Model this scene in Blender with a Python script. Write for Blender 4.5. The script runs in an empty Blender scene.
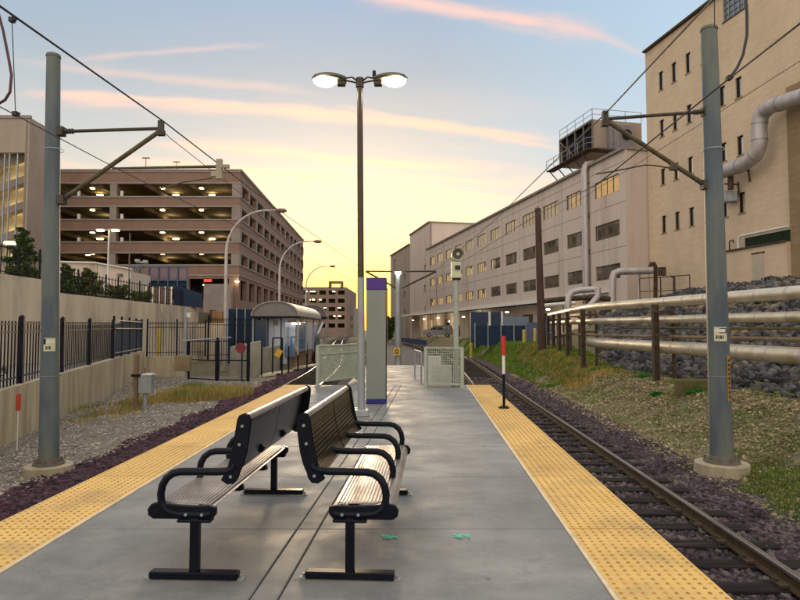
import bpy, math, random
import numpy as np
from mathutils import Vector, Matrix, noise

random.seed(7)
S = bpy.context.scene
COL = S.collection
R = math.radians

# ---------------------------------------------------------------- camera
CAM_H = 1.45
FPX = 600.0                       # focal length in pixels of the 800 px wide photograph
PITCH = math.atan(30.0 / FPX)     # horizon sits 30 px below the picture's middle
cam_d = bpy.data.cameras.new("camera")
cam_d.sensor_width = 36.0
cam_d.lens = 36.0 * FPX / 800.0
cam_d.clip_start = 0.05
cam_d.clip_end = 3000.0
cam = bpy.data.objects.new("camera", cam_d)
cam.location = (0, 0, CAM_H)
cam.rotation_euler = (math.pi / 2 + PITCH, 0, 0)
COL.objects.link(cam)
S.camera = cam


def ray(px, py):
    """direction (per unit of forward travel) through a pixel, for measuring real positions"""
    x = (px - 400.0) / FPX
    u = (300.0 - py) / FPX
    yw = math.cos(PITCH) - u * math.sin(PITCH)
    zw = math.sin(PITCH) + u * math.cos(PITCH)
    return x / yw, zw / yw


def at(px, py, Y):
    u, v = ray(px, py)
    return Vector((u * Y, Y, CAM_H + v * Y))


def on(px, py, z=0.0):
    u, v = ray(px, py)
    Y = (z - CAM_H) / v
    return Vector((u * Y, Y, z))


# ---------------------------------------------------------------- world
world = bpy.data.worlds.new("World")
S.world = world
world.use_nodes = True
wt = world.node_tree
wt.nodes.clear()


def wnode(t):
    return wt.nodes.new(t)


def wm(op, a, b=None, c=None, clamp=False):
    n = wnode('ShaderNodeMath')
    n.operation = op
    n.use_clamp = clamp
    for i, v in enumerate((a, b, c)):
        if v is None:
            continue
        if isinstance(v, (int, float)):
            n.inputs[i].default_value = v
        else:
            wt.links.new(v, n.inputs[i])
    return n.outputs[0]


def wmix(f, a, b):
    n = wnode('ShaderNodeMix')
    n.data_type = 'RGBA'
    n.clamp_factor = True
    for sock, v in ((n.inputs[0], f), (n.inputs[6], a), (n.inputs[7], b)):
        if isinstance(v, (int, float)):
            sock.default_value = v
        elif isinstance(v, tuple):
            sock.default_value = v + (1.0,)
        else:
            wt.links.new(v, sock)
    return n.outputs[2]


def wramp(f, stops, interp='EASE'):
    n = wnode('ShaderNodeValToRGB')
    n.color_ramp.interpolation = interp
    els = n.color_ramp.elements
    while len(els) < len(stops):
        els.new(0.5)
    for e, (p, c) in zip(els, stops):
        e.position = p
        e.color = c + (1.0,)
    wt.links.new(f, n.inputs[0])
    return n.outputs[0]


def wgauss(a, centre, width):
    d = wm('SUBTRACT', a, centre)
    d = wm('DIVIDE', d, width)
    return wm('POWER', 2.718, wm('MULTIPLY', wm('MULTIPLY', d, d), -1.0))


tc = wnode('ShaderNodeTexCoord')
sep = wnode('ShaderNodeSeparateXYZ')
wt.links.new(tc.outputs['Generated'], sep.inputs[0])
sx, sy, sz = sep.outputs
ay = wm('MAXIMUM', wm('ABSOLUTE', sy), 0.08)
U = wm('DIVIDE', sx, ay)
V = wm('DIVIDE', sz, ay)
front = wm('MULTIPLY_ADD', sy, 2.5, 0.1, clamp=True)
zc = wm('MAXIMUM', sz, 0.0)

base = wramp(zc, [(0.0, (.80, .54, .28)), (0.06, (.82, .62, .35)), (0.14, (.71, .60, .43)),
                  (0.21, (.52, .51, .46)), (0.28, (.40, .455, .48)), (0.40, (.30, .38, .46)), (0.50, (.26, .375, .53)),
                  (0.62, (.46, .54, .64)), (1.0, (.90, .95, 1.0))], 'LINEAR')  # upper stops brightened above the view to light the foreground
# the bluer, clearer part of the sky right of the sunset
rb = wm('MULTIPLY_ADD', U, 2.4, -0.12, clamp=True)
vb = wm('MULTIPLY_ADD', V, 4.5, -0.35, clamp=True)
col = wmix(wm('MULTIPLY', wm('MULTIPLY', rb, vb), wm('MULTIPLY', front, 0.85)), base, (.40, .55, .68))
# away from the sunset: opposite sky, slightly pink, brightened to fill the foreground
col = wmix(wm('SUBTRACT', 1.0, wm('MULTIPLY_ADD', sy, 1.6, 0.6, clamp=True)), col, (1.25, 1.10, .98))
# glow round the set sun
gy = wm('MULTIPLY', wgauss(U, -0.09, 0.24), wgauss(V, -0.02, 0.135))
col = wmix(wm('MULTIPLY', wm('MULTIPLY', gy, front), 1.1), col, (1.08, .68, .11))
go = wm('MULTIPLY', wgauss(U, -0.08, 0.16), wgauss(V, -0.01, 0.10))
col = wmix(wm('MULTIPLY', wm('MULTIPLY', go, front), 0.95), col, (1.0, .38, .03))
# added gold glow left of view, put there for the office windows to reflect
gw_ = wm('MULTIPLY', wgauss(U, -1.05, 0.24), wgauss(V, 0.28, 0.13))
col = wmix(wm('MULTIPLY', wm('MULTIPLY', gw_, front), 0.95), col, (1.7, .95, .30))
# cloud streaks
cmb = wnode('ShaderNodeCombineXYZ')
wt.links.new(wm('MULTIPLY', U, 2.2), cmb.inputs[0])
wt.links.new(wm('MULTIPLY_ADD', V, 15.0, wm('MULTIPLY', U, 2.6)), cmb.inputs[1])
nz = wnode('ShaderNodeTexNoise')
nz.inputs['Scale'].default_value = 1.3
nz.inputs['Detail'].default_value = 6
nz.inputs['Roughness'].default_value = 0.55
nz.inputs['Distortion'].default_value = 0.5
wt.links.new(cmb.outputs[0], nz.inputs['Vector'])
nf = nz.outputs['Fac']
cmb2 = wnode('ShaderNodeCombineXYZ')
wt.links.new(wm('MULTIPLY', U, 7.0), cmb2.inputs[0])
wt.links.new(wm('MULTIPLY_ADD', V, 26.0, wm('MULTIPLY', U, 3.0)), cmb2.inputs[1])
nz2 = wnode('ShaderNodeTexNoise')
nz2.inputs['Scale'].default_value = 1.5
nz2.inputs['Detail'].default_value = 7
wt.links.new(cmb2.outputs[0], nz2.inputs['Vector'])
nf2 = nz2.outputs['Fac']
ccol = wramp(V, [(0.0, (1.0, .62, .22)), (0.16, (1.0, .74, .42)), (0.28, (.92, .57, .40)), (0.5, (.80, .52, .46))], 'LINEAR')
gen = wm('MULTIPLY_ADD', nf, 6.0, -3.1, clamp=True)
lowv = wm('MULTIPLY_ADD', V, -2.6, 1.15, clamp=True)
col = wmix(wm('MULTIPLY', wm('MULTIPLY', gen, lowv), wm('MULTIPLY', front, 0.75)), col, ccol)
dark = wm('MULTIPLY_ADD', nf2, 4.0, -2.0, clamp=True)
col = wmix(wm('MULTIPLY', wm('MULTIPLY', dark, wgauss(V, 0.24, 0.11)), wm('MULTIPLY', front, 0.5)), col, (.47, .48, .47))


def streak(p0, p1, width, strength, u0, u1, fade=0.12, bend=0.0):
    (ua, va), (ub, vb_) = ray(*p0), ray(*p1)
    s = (vb_ - va) / (ub - ua)
    line = wm('MULTIPLY_ADD', U, s, va - s * ua)
    if bend:
        du = wm('SUBTRACT', U, (ua + ub) / 2)
        line = wm('ADD', line, wm('MULTIPLY', wm('MULTIPLY', du, du), bend))
    line = wm('MULTIPLY_ADD', wm('SUBTRACT', nf, 0.5), 0.022, line)
    d = wm('DIVIDE', wm('SUBTRACT', V, line), wm('MULTIPLY_ADD', nf2, width * 1.5, width * 0.05))
    g = wm('POWER', 2.718, wm('MULTIPLY', wm('MULTIPLY', d, d), -1.0))
    e0 = wm('DIVIDE', wm('SUBTRACT', U, u0), fade, clamp=True)
    e1 = wm('DIVIDE', wm('SUBTRACT', u1, U), fade, clamp=True)
    m = wm('MULTIPLY', wm('MULTIPLY', g, wm('MULTIPLY', e0, e1)), wm('MULTIPLY', front, strength))
    return wm('MULTIPLY', m, wm('MULTIPLY_ADD', nf2, 1.2, 0.35, clamp=True))


for args in (((60, 90), (540, 134), .0085, 1.0, -.66, .28, .10, -0.05),
             ((60, 100), (420, 122), .010, .6, -.60, .0, .10, -0.05),
             ((390, -2), (590, 31), .017, 1.0, -.10, .36, .08),
             ((40, 60), (330, 40), .006, .45, -.62, -.2, .12),
             ((330, 105), (560, 150), .006, .6, -.12, .3, .08),
             ((560, 22), (650, 55), .008, .5, .24, .45, .08),
             ((160, 160), (560, 205), .006, .5, -.4, .3, .10),
             ((30, 62), (300, 92), .010, .40, -.68, -.12),
             ((180, 145), (480, 168), .009, .85, -.45, .18, .12),
             ((150, 160), (360, 182), .008, .85, -.5, -.02),
             ((380, 172), (560, 188), .008, .45, -.05, .28),
             ((240, 205), (420, 225), .012, .55, -.3, .05)):
    col = wmix(streak(*args), col, ccol)

sky = wnode('ShaderNodeTexSky')
sky.sky_type = 'NISHITA'
sky.sun_disc = False
SUN_EL, SUN_AZ = R(3.0), R(-6.0)          # azimuth measured from +Y towards +X
sky.sun_elevation = SUN_EL
sky.sun_rotation = SUN_AZ
sky.air_density = 1.0
sky.dust_density = 2.0
bg1 = wnode('ShaderNodeBackground')
wt.links.new(sky.outputs[0], bg1.inputs[0])
bg1.inputs[1].default_value = 0.05
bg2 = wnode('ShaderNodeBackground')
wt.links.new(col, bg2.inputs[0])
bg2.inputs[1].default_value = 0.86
add = wnode('ShaderNodeAddShader')
wt.links.new(bg1.outputs[0], add.inputs[0])
wt.links.new(bg2.outputs[0], add.inputs[1])
wo = wnode('ShaderNodeOutputWorld')
wt.links.new(add.outputs[0], wo.inputs[0])

# ---------------------------------------------------------------- sun, exposure
sd = bpy.data.lights.new("sun", 'SUN')
sd.energy = 1.5
sd.angle = R(12)
sd.color = (1.0, .74, .46)
sun = bpy.data.objects.new("sun", sd)
d_from = Vector((math.sin(SUN_AZ) * math.cos(R(7)), math.cos(SUN_AZ) * math.cos(R(7)), math.sin(R(7))))
sun.rotation_euler = (-d_from).to_track_quat('-Z', 'Y').to_euler()
COL.objects.link(sun)
S.view_settings.view_transform = 'Standard'
S.view_settings.look = 'None'
S.view_settings.exposure = 0.36
S.view_settings.gamma = 1.0
S.view_settings.use_curve_mapping = False
S.cycles.max_bounces = 6
S.cycles.diffuse_bounces = 3
S.cycles.glossy_bounces = 3
S.cycles.transparent_max_bounces = 8
S.cycles.sample_clamp_indirect = 3.0

# ---------------------------------------------------------------- materials
MATS = {}


def mat(name, c1, c2=None, rough=0.8, metal=0.0, scale=3.0, bump=0.0, bscale=40.0, detail=6, c3=None, s3=0.4, t3=0.55,
        stretch=(1, 1, 1), spec=0.5, vary=0.0, coat=0.0, ramp=(0.35, 0.68)):
    """noise-mottled surface: c1/c2 at `scale`, an optional third tone c3 in larger patches, fine bump"""
    if name in MATS:
        return MATS[name]
    m = bpy.data.materials.new(name)
    m.use_nodes = True
    t = m.node_tree
    N, L = t.nodes, t.links
    b = N['Principled BSDF']
    b.inputs['Roughness'].default_value = rough
    b.inputs['Metallic'].default_value = metal
    b.inputs['Specular IOR Level'].default_value = min(spec, .14) if rough >= .8 else spec
    b.inputs['Coat Weight'].default_value = coat
    c2 = c2 or tuple(x * 0.82 for x in c1)
    co = N.new('ShaderNodeTexCoord')
    mp = N.new('ShaderNodeMapping')
    mp.inputs['Scale'].default_value = stretch
    L.new(co.outputs['Object'], mp.inputs[0])
    n1 = N.new('ShaderNodeTexNoise')
    n1.inputs['Scale'].default_value = scale
    n1.inputs['Detail'].default_value = detail
    n1.inputs['Roughness'].default_value = 0.62
    L.new(mp.outputs[0], n1.inputs['Vector'])
    r = N.new('ShaderNodeValToRGB')
    r.color_ramp.elements[0].position = ramp[0]
    r.color_ramp.elements[0].color = tuple(c2) + (1,)
    r.color_ramp.elements[1].position = ramp[1]
    r.color_ramp.elements[1].color = tuple(c1) + (1,)
    L.new(n1.outputs['Fac'], r.inputs[0])
    out = r.outputs[0]
    if c3:
        n3 = N.new('ShaderNodeTexNoise')
        n3.inputs['Scale'].default_value = s3
        n3.inputs['Detail'].default_value = 8
        n3.inputs['Roughness'].default_value = 0.65
        L.new(mp.outputs[0], n3.inputs['Vector'])
        r3 = N.new('ShaderNodeValToRGB')
        r3.color_ramp.elements[0].position = t3 - 0.08
        r3.color_ramp.elements[1].position = t3 + 0.12
        L.new(n3.outputs['Fac'], r3.inputs[0])
        mx = N.new('ShaderNodeMix')
        mx.data_type = 'RGBA'
        L.new(r3.outputs[0], mx.inputs[0])
        L.new(out, mx.inputs[6])
        mx.inputs[7].default_value = tuple(c3) + (1,)
        out = mx.outputs[2]
    if vary:
        geo = N.new('ShaderNodeNewGeometry')
        hv = N.new('ShaderNodeHueSaturation')
        mr = N.new('ShaderNodeMapRange')
        mr.inputs['To Min'].default_value = 1.0 - vary
        mr.inputs['To Max'].default_value = 1.0 + vary
        L.new(geo.outputs['Random Per Island'], mr.inputs[0])
        L.new(mr.outputs[0], hv.inputs['Value'])
        L.new(out, hv.inputs['Color'])
        out = hv.outputs[0]
    L.new(out, b.inputs['Base Color'])
    if bump:
        nb = N.new('ShaderNodeTexNoise')
        nb.inputs['Scale'].default_value = bscale
        nb.inputs['Detail'].default_value = 5
        L.new(co.outputs['Object'], nb.inputs['Vector'])
        bp = N.new('ShaderNodeBump')
        bp.inputs['Strength'].default_value = min(1.0, bump)
        bp.inputs['Distance'].default_value = 0.02 * max(1.0, bump)
        L.new(nb.outputs['Fac'], bp.inputs['Height'])
        L.new(bp.outputs[0], b.inputs['Normal'])
    MATS[name] = m
    return m


def emit(name, c, s):
    if name in MATS:
        return MATS[name]
    m = bpy.data.materials.new(name)
    m.use_nodes = True
    b = m.node_tree.nodes['Principled BSDF']
    b.inputs['Base Color'].default_value = tuple(c) + (1,)
    b.inputs['Emission Color'].default_value = tuple(c) + (1,)
    b.inputs['Emission Strength'].default_value = s
    MATS[name] = m
    return m


def brick_mat(name, c1, c2, mortar, bw=0.42, bh=0.14, rough=0.9, stain=(.1, .07, .04)):
    m = bpy.data.materials.new(name)
    m.use_nodes = True
    t = m.node_tree
    N, L = t.nodes, t.links
    b = N['Principled BSDF']
    b.inputs['Roughness'].default_value = rough
    co = N.new('ShaderNodeTexCoord')
    sp = N.new('ShaderNodeSeparateXYZ')
    L.new(co.outputs['Object'], sp.inputs[0])
    ad = N.new('ShaderNodeMath')
    L.new(sp.outputs[0], ad.inputs[0])
    L.new(sp.outputs[1], ad.inputs[1])
    cb = N.new('ShaderNodeCombineXYZ')
    L.new(ad.outputs[0], cb.inputs[0])
    L.new(sp.outputs[2], cb.inputs[1])
    br = N.new('ShaderNodeTexBrick')
    br.inputs['Scale'].default_value = 1.0
    br.inputs['Brick Width'].default_value = bw
    br.inputs['Row Height'].default_value = bh
    br.inputs['Mortar Size'].default_value = 0.012
    br.inputs['Mortar Smooth'].default_value = 0.4
    br.inputs['Color1'].default_value = c1 + (1,)
    br.inputs['Color2'].default_value = c2 + (1,)
    br.inputs['Mortar'].default_value = mortar + (1,)
    L.new(cb.outputs[0], br.inputs['Vector'])
    n = N.new('ShaderNodeTexNoise')
    n.inputs['Scale'].default_value = 0.35
    n.inputs['Detail'].default_value = 9
    n.inputs['Roughness'].default_value = 0.7
    mp = N.new('ShaderNodeMapping')
    mp.inputs['Scale'].default_value = (1, 1, 0.45)
    L.new(co.outputs['Object'], mp.inputs[0])
    L.new(mp.outputs[0], n.inputs['Vector'])
    r = N.new('ShaderNodeMapRange')
    r.inputs['From Min'].default_value = 0.42
    r.inputs['From Max'].default_value = 0.75
    r.inputs['To Max'].default_value = 0.45
    L.new(n.outputs['Fac'], r.inputs[0])
    mx = N.new('ShaderNodeMix')
    mx.data_type = 'RGBA'
    L.new(r.outputs[0], mx.inputs[0])
    L.new(br.outputs['Color'], mx.inputs[6])
    mx.inputs[7].default_value = stain + (1,)
    L.new(mx.outputs[2], b.inputs['Base Color'])
    bp = N.new('ShaderNodeBump')
    bp.inputs['Strength'].default_value = 0.35
    bp.inputs['Distance'].default_value = 0.02
    bp.invert = True
    L.new(br.outputs['Fac'], bp.inputs['Height'])
    L.new(bp.outputs[0], b.inputs['Normal'])
    MATS[name] = m
    return m


def glass_mat(name, c, rough=0.06, spec=1.0):
    m = mat(name, c, tuple(x * .6 for x in c), rough=rough, scale=1.2, spec=spec)
    m.node_tree.nodes['Principled BSDF'].inputs['IOR'].default_value = 2.2
    return m


# ---------------------------------------------------------------- mesh helpers
OFF = {}


class MB:
    def __init__(s):
        s.v = []
        s.f = []

    def add(s, verts, faces):
        o = len(s.v)
        s.v.extend([tuple(p) for p in verts])
        s.f.extend([tuple(i + o for i in f) for f in faces])
        return s

    def box(s, c, d, rz=0.0, rx=0.0, ry=0.0):
        """box centred at c with full size d"""
        M = Matrix.Translation(c) @ Matrix.Rotation(rz, 4, 'Z') @ Matrix.Rotation(ry, 4, 'Y') @ Matrix.Rotation(rx, 4, 'X')
        p = [M @ Vector((i * d[0] / 2, j * d[1] / 2, k * d[2] / 2)) for i in (-1, 1) for j in (-1, 1) for k in (-1, 1)]
        return s.add(p, [(0, 1, 3, 2), (4, 6, 7, 5), (0, 4, 5, 1), (2, 3, 7, 6), (0, 2, 6, 4), (1, 5, 7, 3)])

    def bb(s, x0, x1, y0, y1, z0, z1):
        return s.box(((x0 + x1) / 2, (y0 + y1) / 2, (z0 + z1) / 2), (x1 - x0, y1 - y0, z1 - z0))

    def prism(s, pts, z0, z1):
        n = len(pts)
        v = [(p[0], p[1], z0) for p in pts] + [(p[0], p[1], z1) for p in pts]
        f = [tuple(range(n))[::-1], tuple(range(n, 2 * n))]
        f += [(i, (i + 1) % n, n + (i + 1) % n, n + i) for i in range(n)]
        return s.add(v, f)

    def wallbox(s, a, b, z0, z1, th, z0b=None, z1b=None):
        """upright slab from a to b (xy), thickness th centred on the line, optional other end heights"""
        a, b = Vector(a[:2]), Vector(b[:2])
        d = (b - a).normalized()
        n = Vector((-d.y, d.x)) * th / 2
        z0b = z0 if z0b is None else z0b
        z1b = z1 if z1b is None else z1b
        v = [(*(a + n), z0), (*(a - n), z0), (*(b - n), z0b), (*(b + n), z0b),
             (*(a + n), z1), (*(a - n), z1), (*(b - n), z1b), (*(b + n), z1b)]
        return s.add(v, [(0, 3, 2, 1), (4, 5, 6, 7), (0, 1, 5, 4), (1, 2, 6, 5), (2, 3, 7, 6), (3, 0, 4, 7)])

    def cyl(s, base, r0, r1, h, n=20, cap=True):
        x, y, z = base
        v = [(x + r0 * math.cos(2 * math.pi * i / n), y + r0 * math.sin(2 * math.pi * i / n), z) for i in range(n)]
        v += [(x + r1 * math.cos(2 * math.pi * i / n), y + r1 * math.sin(2 * math.pi * i / n), z + h) for i in range(n)]
        f = [(i, (i + 1) % n, n + (i + 1) % n, n + i) for i in range(n)]
        if cap:
            f += [tuple(range(n))[::-1], tuple(range(n, 2 * n))]
        return s.add(v, f)

    def tube(s, pts, r, n=10, cap=True):
        pts = [Vector(p) for p in pts]
        rs = r if isinstance(r, (list, tuple)) else [r] * len(pts)
        rings = []
        prev = None
        for i, p in enumerate(pts):
            if i == 0:
                t = pts[1] - pts[0]
            elif i == len(pts) - 1:
                t = pts[-1] - pts[-2]
            else:
                t = (pts[i + 1] - p).normalized() + (p - pts[i - 1]).normalized()
            t.normalize()
            if prev is None:
                a = Vector((0, 0, 1)) if abs(t.z) < .9 else Vector((1, 0, 0))
                u = t.cross(a).normalized()
            else:
                u = (prev - t * prev.dot(t)).normalized()
            prev = u
            w = t.cross(u)
            rings.append([p + (u * math.cos(2 * math.pi * k / n) + w * math.sin(2 * math.pi * k / n)) * rs[i] for k in range(n)])
        v = [q for rg in rings for q in rg]
        f = []
        for i in range(len(pts) - 1):
            for k in range(n):
                f.append((i * n + k, i * n + (k + 1) % n, (i + 1) * n + (k + 1) % n, (i + 1) * n + k))
        if cap:
            f.append(tuple(range(n))[::-1])
            f.append(tuple((len(pts) - 1) * n + k for k in range(n)))
        return s.add(v, f)

    def build(s, name, m, parent=None, smooth=False, bevel=0.0):
        me = bpy.data.meshes.new(name)
        off = OFF.get(parent.name, Vector((0, 0, 0))) if parent else Vector((0, 0, 0))
        me.from_pydata([(p[0] - off.x, p[1] - off.y, p[2] - off.z) for p in s.v], [], s.f)
        me.update()
        o = bpy.data.objects.new(name, me)
        COL.objects.link(o)
        if m:
            me.materials.append(m)
        if smooth:
            me.shade_smooth()
            me.set_sharp_from_angle(angle=R(40))
        if bevel:
            bm = o.modifiers.new('bevel', 'BEVEL')
            bm.width = bevel
            bm.segments = 2
            bm.limit_method = 'ANGLE'
        if parent:
            o.parent = parent
            OFF[o.name] = off
        return o


def tag(o, label, cat, group=None):
    o['label'] = label
    o['category'] = cat
    if group:
        o['group'] = group
    return o


def thing(name, label, cat, loc=(0, 0, 0), group=None):
    o = bpy.data.objects.new(name, None)
    o.empty_display_size = 0.3
    o.location = loc
    COL.objects.link(o)
    OFF[o.name] = Vector(loc)
    return tag(o, label, cat, group)


def struct(o, kind='structure', label=None, cat=None):
    o['kind'] = kind
    if label:
        o['label'] = label
    if cat:
        o['category'] = cat
    return o


def copy_tree(o, parent=None):
    c = o.copy()
    COL.objects.link(c)
    c.parent = parent
    for ch in [k for k in bpy.data.objects if k.parent == o]:
        copy_tree(ch, c)
    return c


def smoothstep(a, b, x):
    t = min(1.0, max(0.0, (x - a) / (b - a)))
    return t * t * (3 - 2 * t)


def lerp_tab(tab, x):
    if x <= tab[0][0]:
        (a, b) = tab[0], tab[1]
    elif x >= tab[-1][0]:
        (a, b) = tab[-2], tab[-1]
    else:
        for a, b in zip(tab, tab[1:]):
            if x <= b[0]:
                break
    t = (x - a[0]) / (b[0] - a[0])
    return a[1] + t * (b[1] - a[1])


def facade(mb, P0, d, length, z0, z1, openings, depth, inward):
    """wall face in the vertical plane through P0 along d, with reveals cut back `depth` along inward"""
    us = sorted({0.0, length} | {o[0] for o in openings} | {o[1] for o in openings})
    zs = sorted({z0, z1} | {o[2] for o in openings} | {o[3] for o in openings})

    def P(u, z, k=0.0):
        return (P0[0] + d[0] * u + inward[0] * k, P0[1] + d[1] * u + inward[1] * k, z)
    for ua, ub in zip(us, us[1:]):
        for za, zb in zip(zs, zs[1:]):
            um, zm = (ua + ub) / 2, (za + zb) / 2
            if any(o[0] < um < o[1] and o[2] < zm < o[3] for o in openings):
                continue
            mb.add([P(ua, za), P(ub, za), P(ub, zb), P(ua, zb)], [(0, 1, 2, 3)])
    for a, b, c, e in openings:
        mb.add([P(a, c), P(b, c), P(b, e), P(a, e), P(a, c, depth), P(b, c, depth), P(b, e, depth), P(a, e, depth)],
               [(0, 1, 5, 4), (1, 2, 6, 5), (2, 3, 7, 6), (3, 0, 4, 7)])
    return P


ICO_V = None


def ico():
    g = (1 + 5 ** .5) / 2
    v = np.array([(-1, g, 0), (1, g, 0), (-1, -g, 0), (1, -g, 0), (0, -1, g), (0, 1, g), (0, -1, -g), (0, 1, -g),
                  (g, 0, -1), (g, 0, 1), (-g, 0, -1), (-g, 0, 1)], float) / (1 + g * g) ** .5
    f = np.array([(0, 11, 5), (0, 5, 1), (0, 1, 7), (0, 7, 10), (0, 10, 11), (1, 5, 9), (5, 11, 4), (11, 10, 2),
                  (10, 7, 6), (7, 1, 8), (3, 9, 4), (3, 4, 2), (3, 2, 6), (3, 6, 8), (3, 8, 9), (4, 9, 5), (2, 4, 11),
                  (6, 2, 10), (8, 6, 7), (9, 8, 1)])
    return v, f


def scatter_rocks(name, pts, sizes, m, seed=1, flat=0.75):
    rng = np.random.default_rng(seed)
    bv, bf = ico()
    n = len(pts)
    pts = np.array(pts, float)
    sizes = np.array(sizes, float)
    q = rng.normal(size=(n, 4))
    q /= np.linalg.norm(q, axis=1, keepdims=True)
    w, x, y, z = q.T
    Rm = np.stack([1 - 2 * (y * y + z * z), 2 * (x * y - z * w), 2 * (x * z + y * w),
                   2 * (x * y + z * w), 1 - 2 * (x * x + z * z), 2 * (y * z - x * w),
                   2 * (x * z - y * w), 2 * (y * z + x * w), 1 - 2 * (x * x + y * y)], axis=1).reshape(n, 3, 3)
    jit = 1 + rng.uniform(-.38, .38, size=(n, 12, 1))
    sc = rng.uniform(.6, 1.25, size=(n, 1, 3))
    v = bv[None] * jit * sc
    v = np.einsum('nij,nkj->nki', Rm, v)
    v[:, :, 2] *= flat
    v = v * sizes[:, None, None] + pts[:, None, :]
    f = (bf[None] + (np.arange(n) * 12)[:, None, None]).reshape(-1)
    me = bpy.data.meshes.new(name)
    me.vertices.add(n * 12)
    me.vertices.foreach_set('co', v.reshape(-1))
    me.loops.add(len(f))
    me.loops.foreach_set('vertex_index', f.astype(np.int32))
    me.polygons.add(len(f) // 3)
    me.polygons.foreach_set('loop_start', np.arange(0, len(f), 3, dtype=np.int32))
    me.polygons.foreach_set('loop_total', np.full(len(f) // 3, 3, dtype=np.int32))
    me.update(calc_edges=True)
    me.validate()
    me.materials.append(m)
    o = bpy.data.objects.new(name, me)
    COL.objects.link(o)
    return o


def quads_obj(name, V4, m, parent=None):
    """V4: (n,4,3) array of free quads"""
    n = len(V4)
    off = OFF.get(parent.name, Vector((0, 0, 0))) if parent else Vector((0, 0, 0))
    V4 = np.array(V4, float) - np.array([off.x, off.y, off.z])
    me = bpy.data.meshes.new(name)
    me.vertices.add(n * 4)
    me.vertices.foreach_set('co', V4.reshape(-1))
    me.loops.add(n * 4)
    me.loops.foreach_set('vertex_index', np.arange(n * 4, dtype=np.int32))
    me.polygons.add(n)
    me.polygons.foreach_set('loop_start', np.arange(0, n * 4, 4, dtype=np.int32))
    me.polygons.foreach_set('loop_total', np.full(n, 4, dtype=np.int32))
    me.update(calc_edges=True)
    me.validate()
    me.materials.append(m)
    o = bpy.data.objects.new(name, me)
    COL.objects.link(o)
    if parent:
        o.parent = parent
        OFF[o.name] = off
    return o


# palette
M_CONC = mat('platform_concrete', (.27, .26, .24), (.15, .148, .145), rough=.62, scale=1.5, bump=.3, bscale=70, c3=(.36, .345, .31), s3=.8, t3=.56, stretch=(.75, 1.3, 1), detail=12, ramp=(.36, .64))
M_CONC_OLD = mat('aged_concrete', (.52, .44, .30), (.33, .28, .19), rough=.9, scale=2.2, bump=.4, bscale=18, c3=(.22, .19, .13), s3=1.3, t3=.58, stretch=(1, 1, .14))
M_CONC_WALL = mat('wall_concrete', (.68, .57, .42), (.54, .45, .33), rough=.9, scale=.9, bump=.3, bscale=14, c3=(.27, .22, .17), s3=.5, t3=.6, stretch=(1, 1, .35))
M_YEL = mat('tactile_yellow', (.76, .49, .15), (.66, .41, .11), rough=.7, scale=2.2, bump=.15, bscale=60, c3=(.46, .31, .12), s3=1.6, t3=.57, vary=.07, detail=12)
M_DOME = mat('tactile_dome_shaded', (.56, .30, .06), (.34, .18, .04), rough=.7, scale=3, vary=.25)  # deeper orange puts the domes' shading into their colour
M_EDGE = mat('edge_strip', (.80, .68, .46), (.6, .5, .33), rough=.6, scale=6)
M_BLACK = mat('bench_black', (.007, .009, .016), (.004, .005, .009), rough=.25, scale=6, spec=.15)
M_STEEL_SHEEN = mat('bench_steel_sheen', (.46, .40, .36), (.30, .255, .225), rough=.33, metal=.55, scale=4, c3=(.56, .50, .46), s3=2.5, t3=.5)  # pale tone paints the sky's reflection onto the black-coated seats
M_FENCE = mat('black_fence_paint', (.009, .010, .020), (.005, .005, .010), rough=.5, scale=8, spec=.15)
M_GALV = mat('galvanised_pole', (.115, .145, .158), (.078, .102, .122), rough=.55, metal=.0, spec=.18, scale=2.0, c3=(.165, .182, .138), s3=1.0, t3=.5, stretch=(1, 1, .25), bump=.05)
M_GALV2 = mat('grey_galvanised', (.36, .38, .38), (.25, .27, .28), rough=.5, metal=.4, scale=3, stretch=(1, 1, .3))
M_DARKSTEEL = mat('dark_catenary_steel', (.07, .055, .03), (.035, .028, .02), rough=.6, metal=.2, scale=9)
M_WIRE = mat('wire_metal', (.03, .028, .03), (.02, .018, .02), rough=.6, scale=5)
M_RUST = mat('rusty_brown', (.115, .08, .055), (.05, .036, .026), rough=.9, scale=5, bump=.3, bscale=60)
M_RAILTOP = mat('rail_head_steel', (.50, .46, .42), (.36, .33, .30), rough=.28, metal=.9, scale=14)
M_RAILSIDE = mat('rail_web_rust', (.085, .06, .032), (.05, .034, .02), rough=.85, scale=7, bump=.3, bscale=50)
M_TIE = mat('sleeper_timber', (.030, .024, .022), (.014, .012, .012), rough=.95, scale=3, bump=.8, bscale=30, stretch=(.4, 4, 1), c3=(.07, .055, .05), s3=2.5, t3=.62)
M_WHITE = mat('white_paint', (.74, .72, .66), (.6, .58, .52), rough=.5, scale=4)


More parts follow.
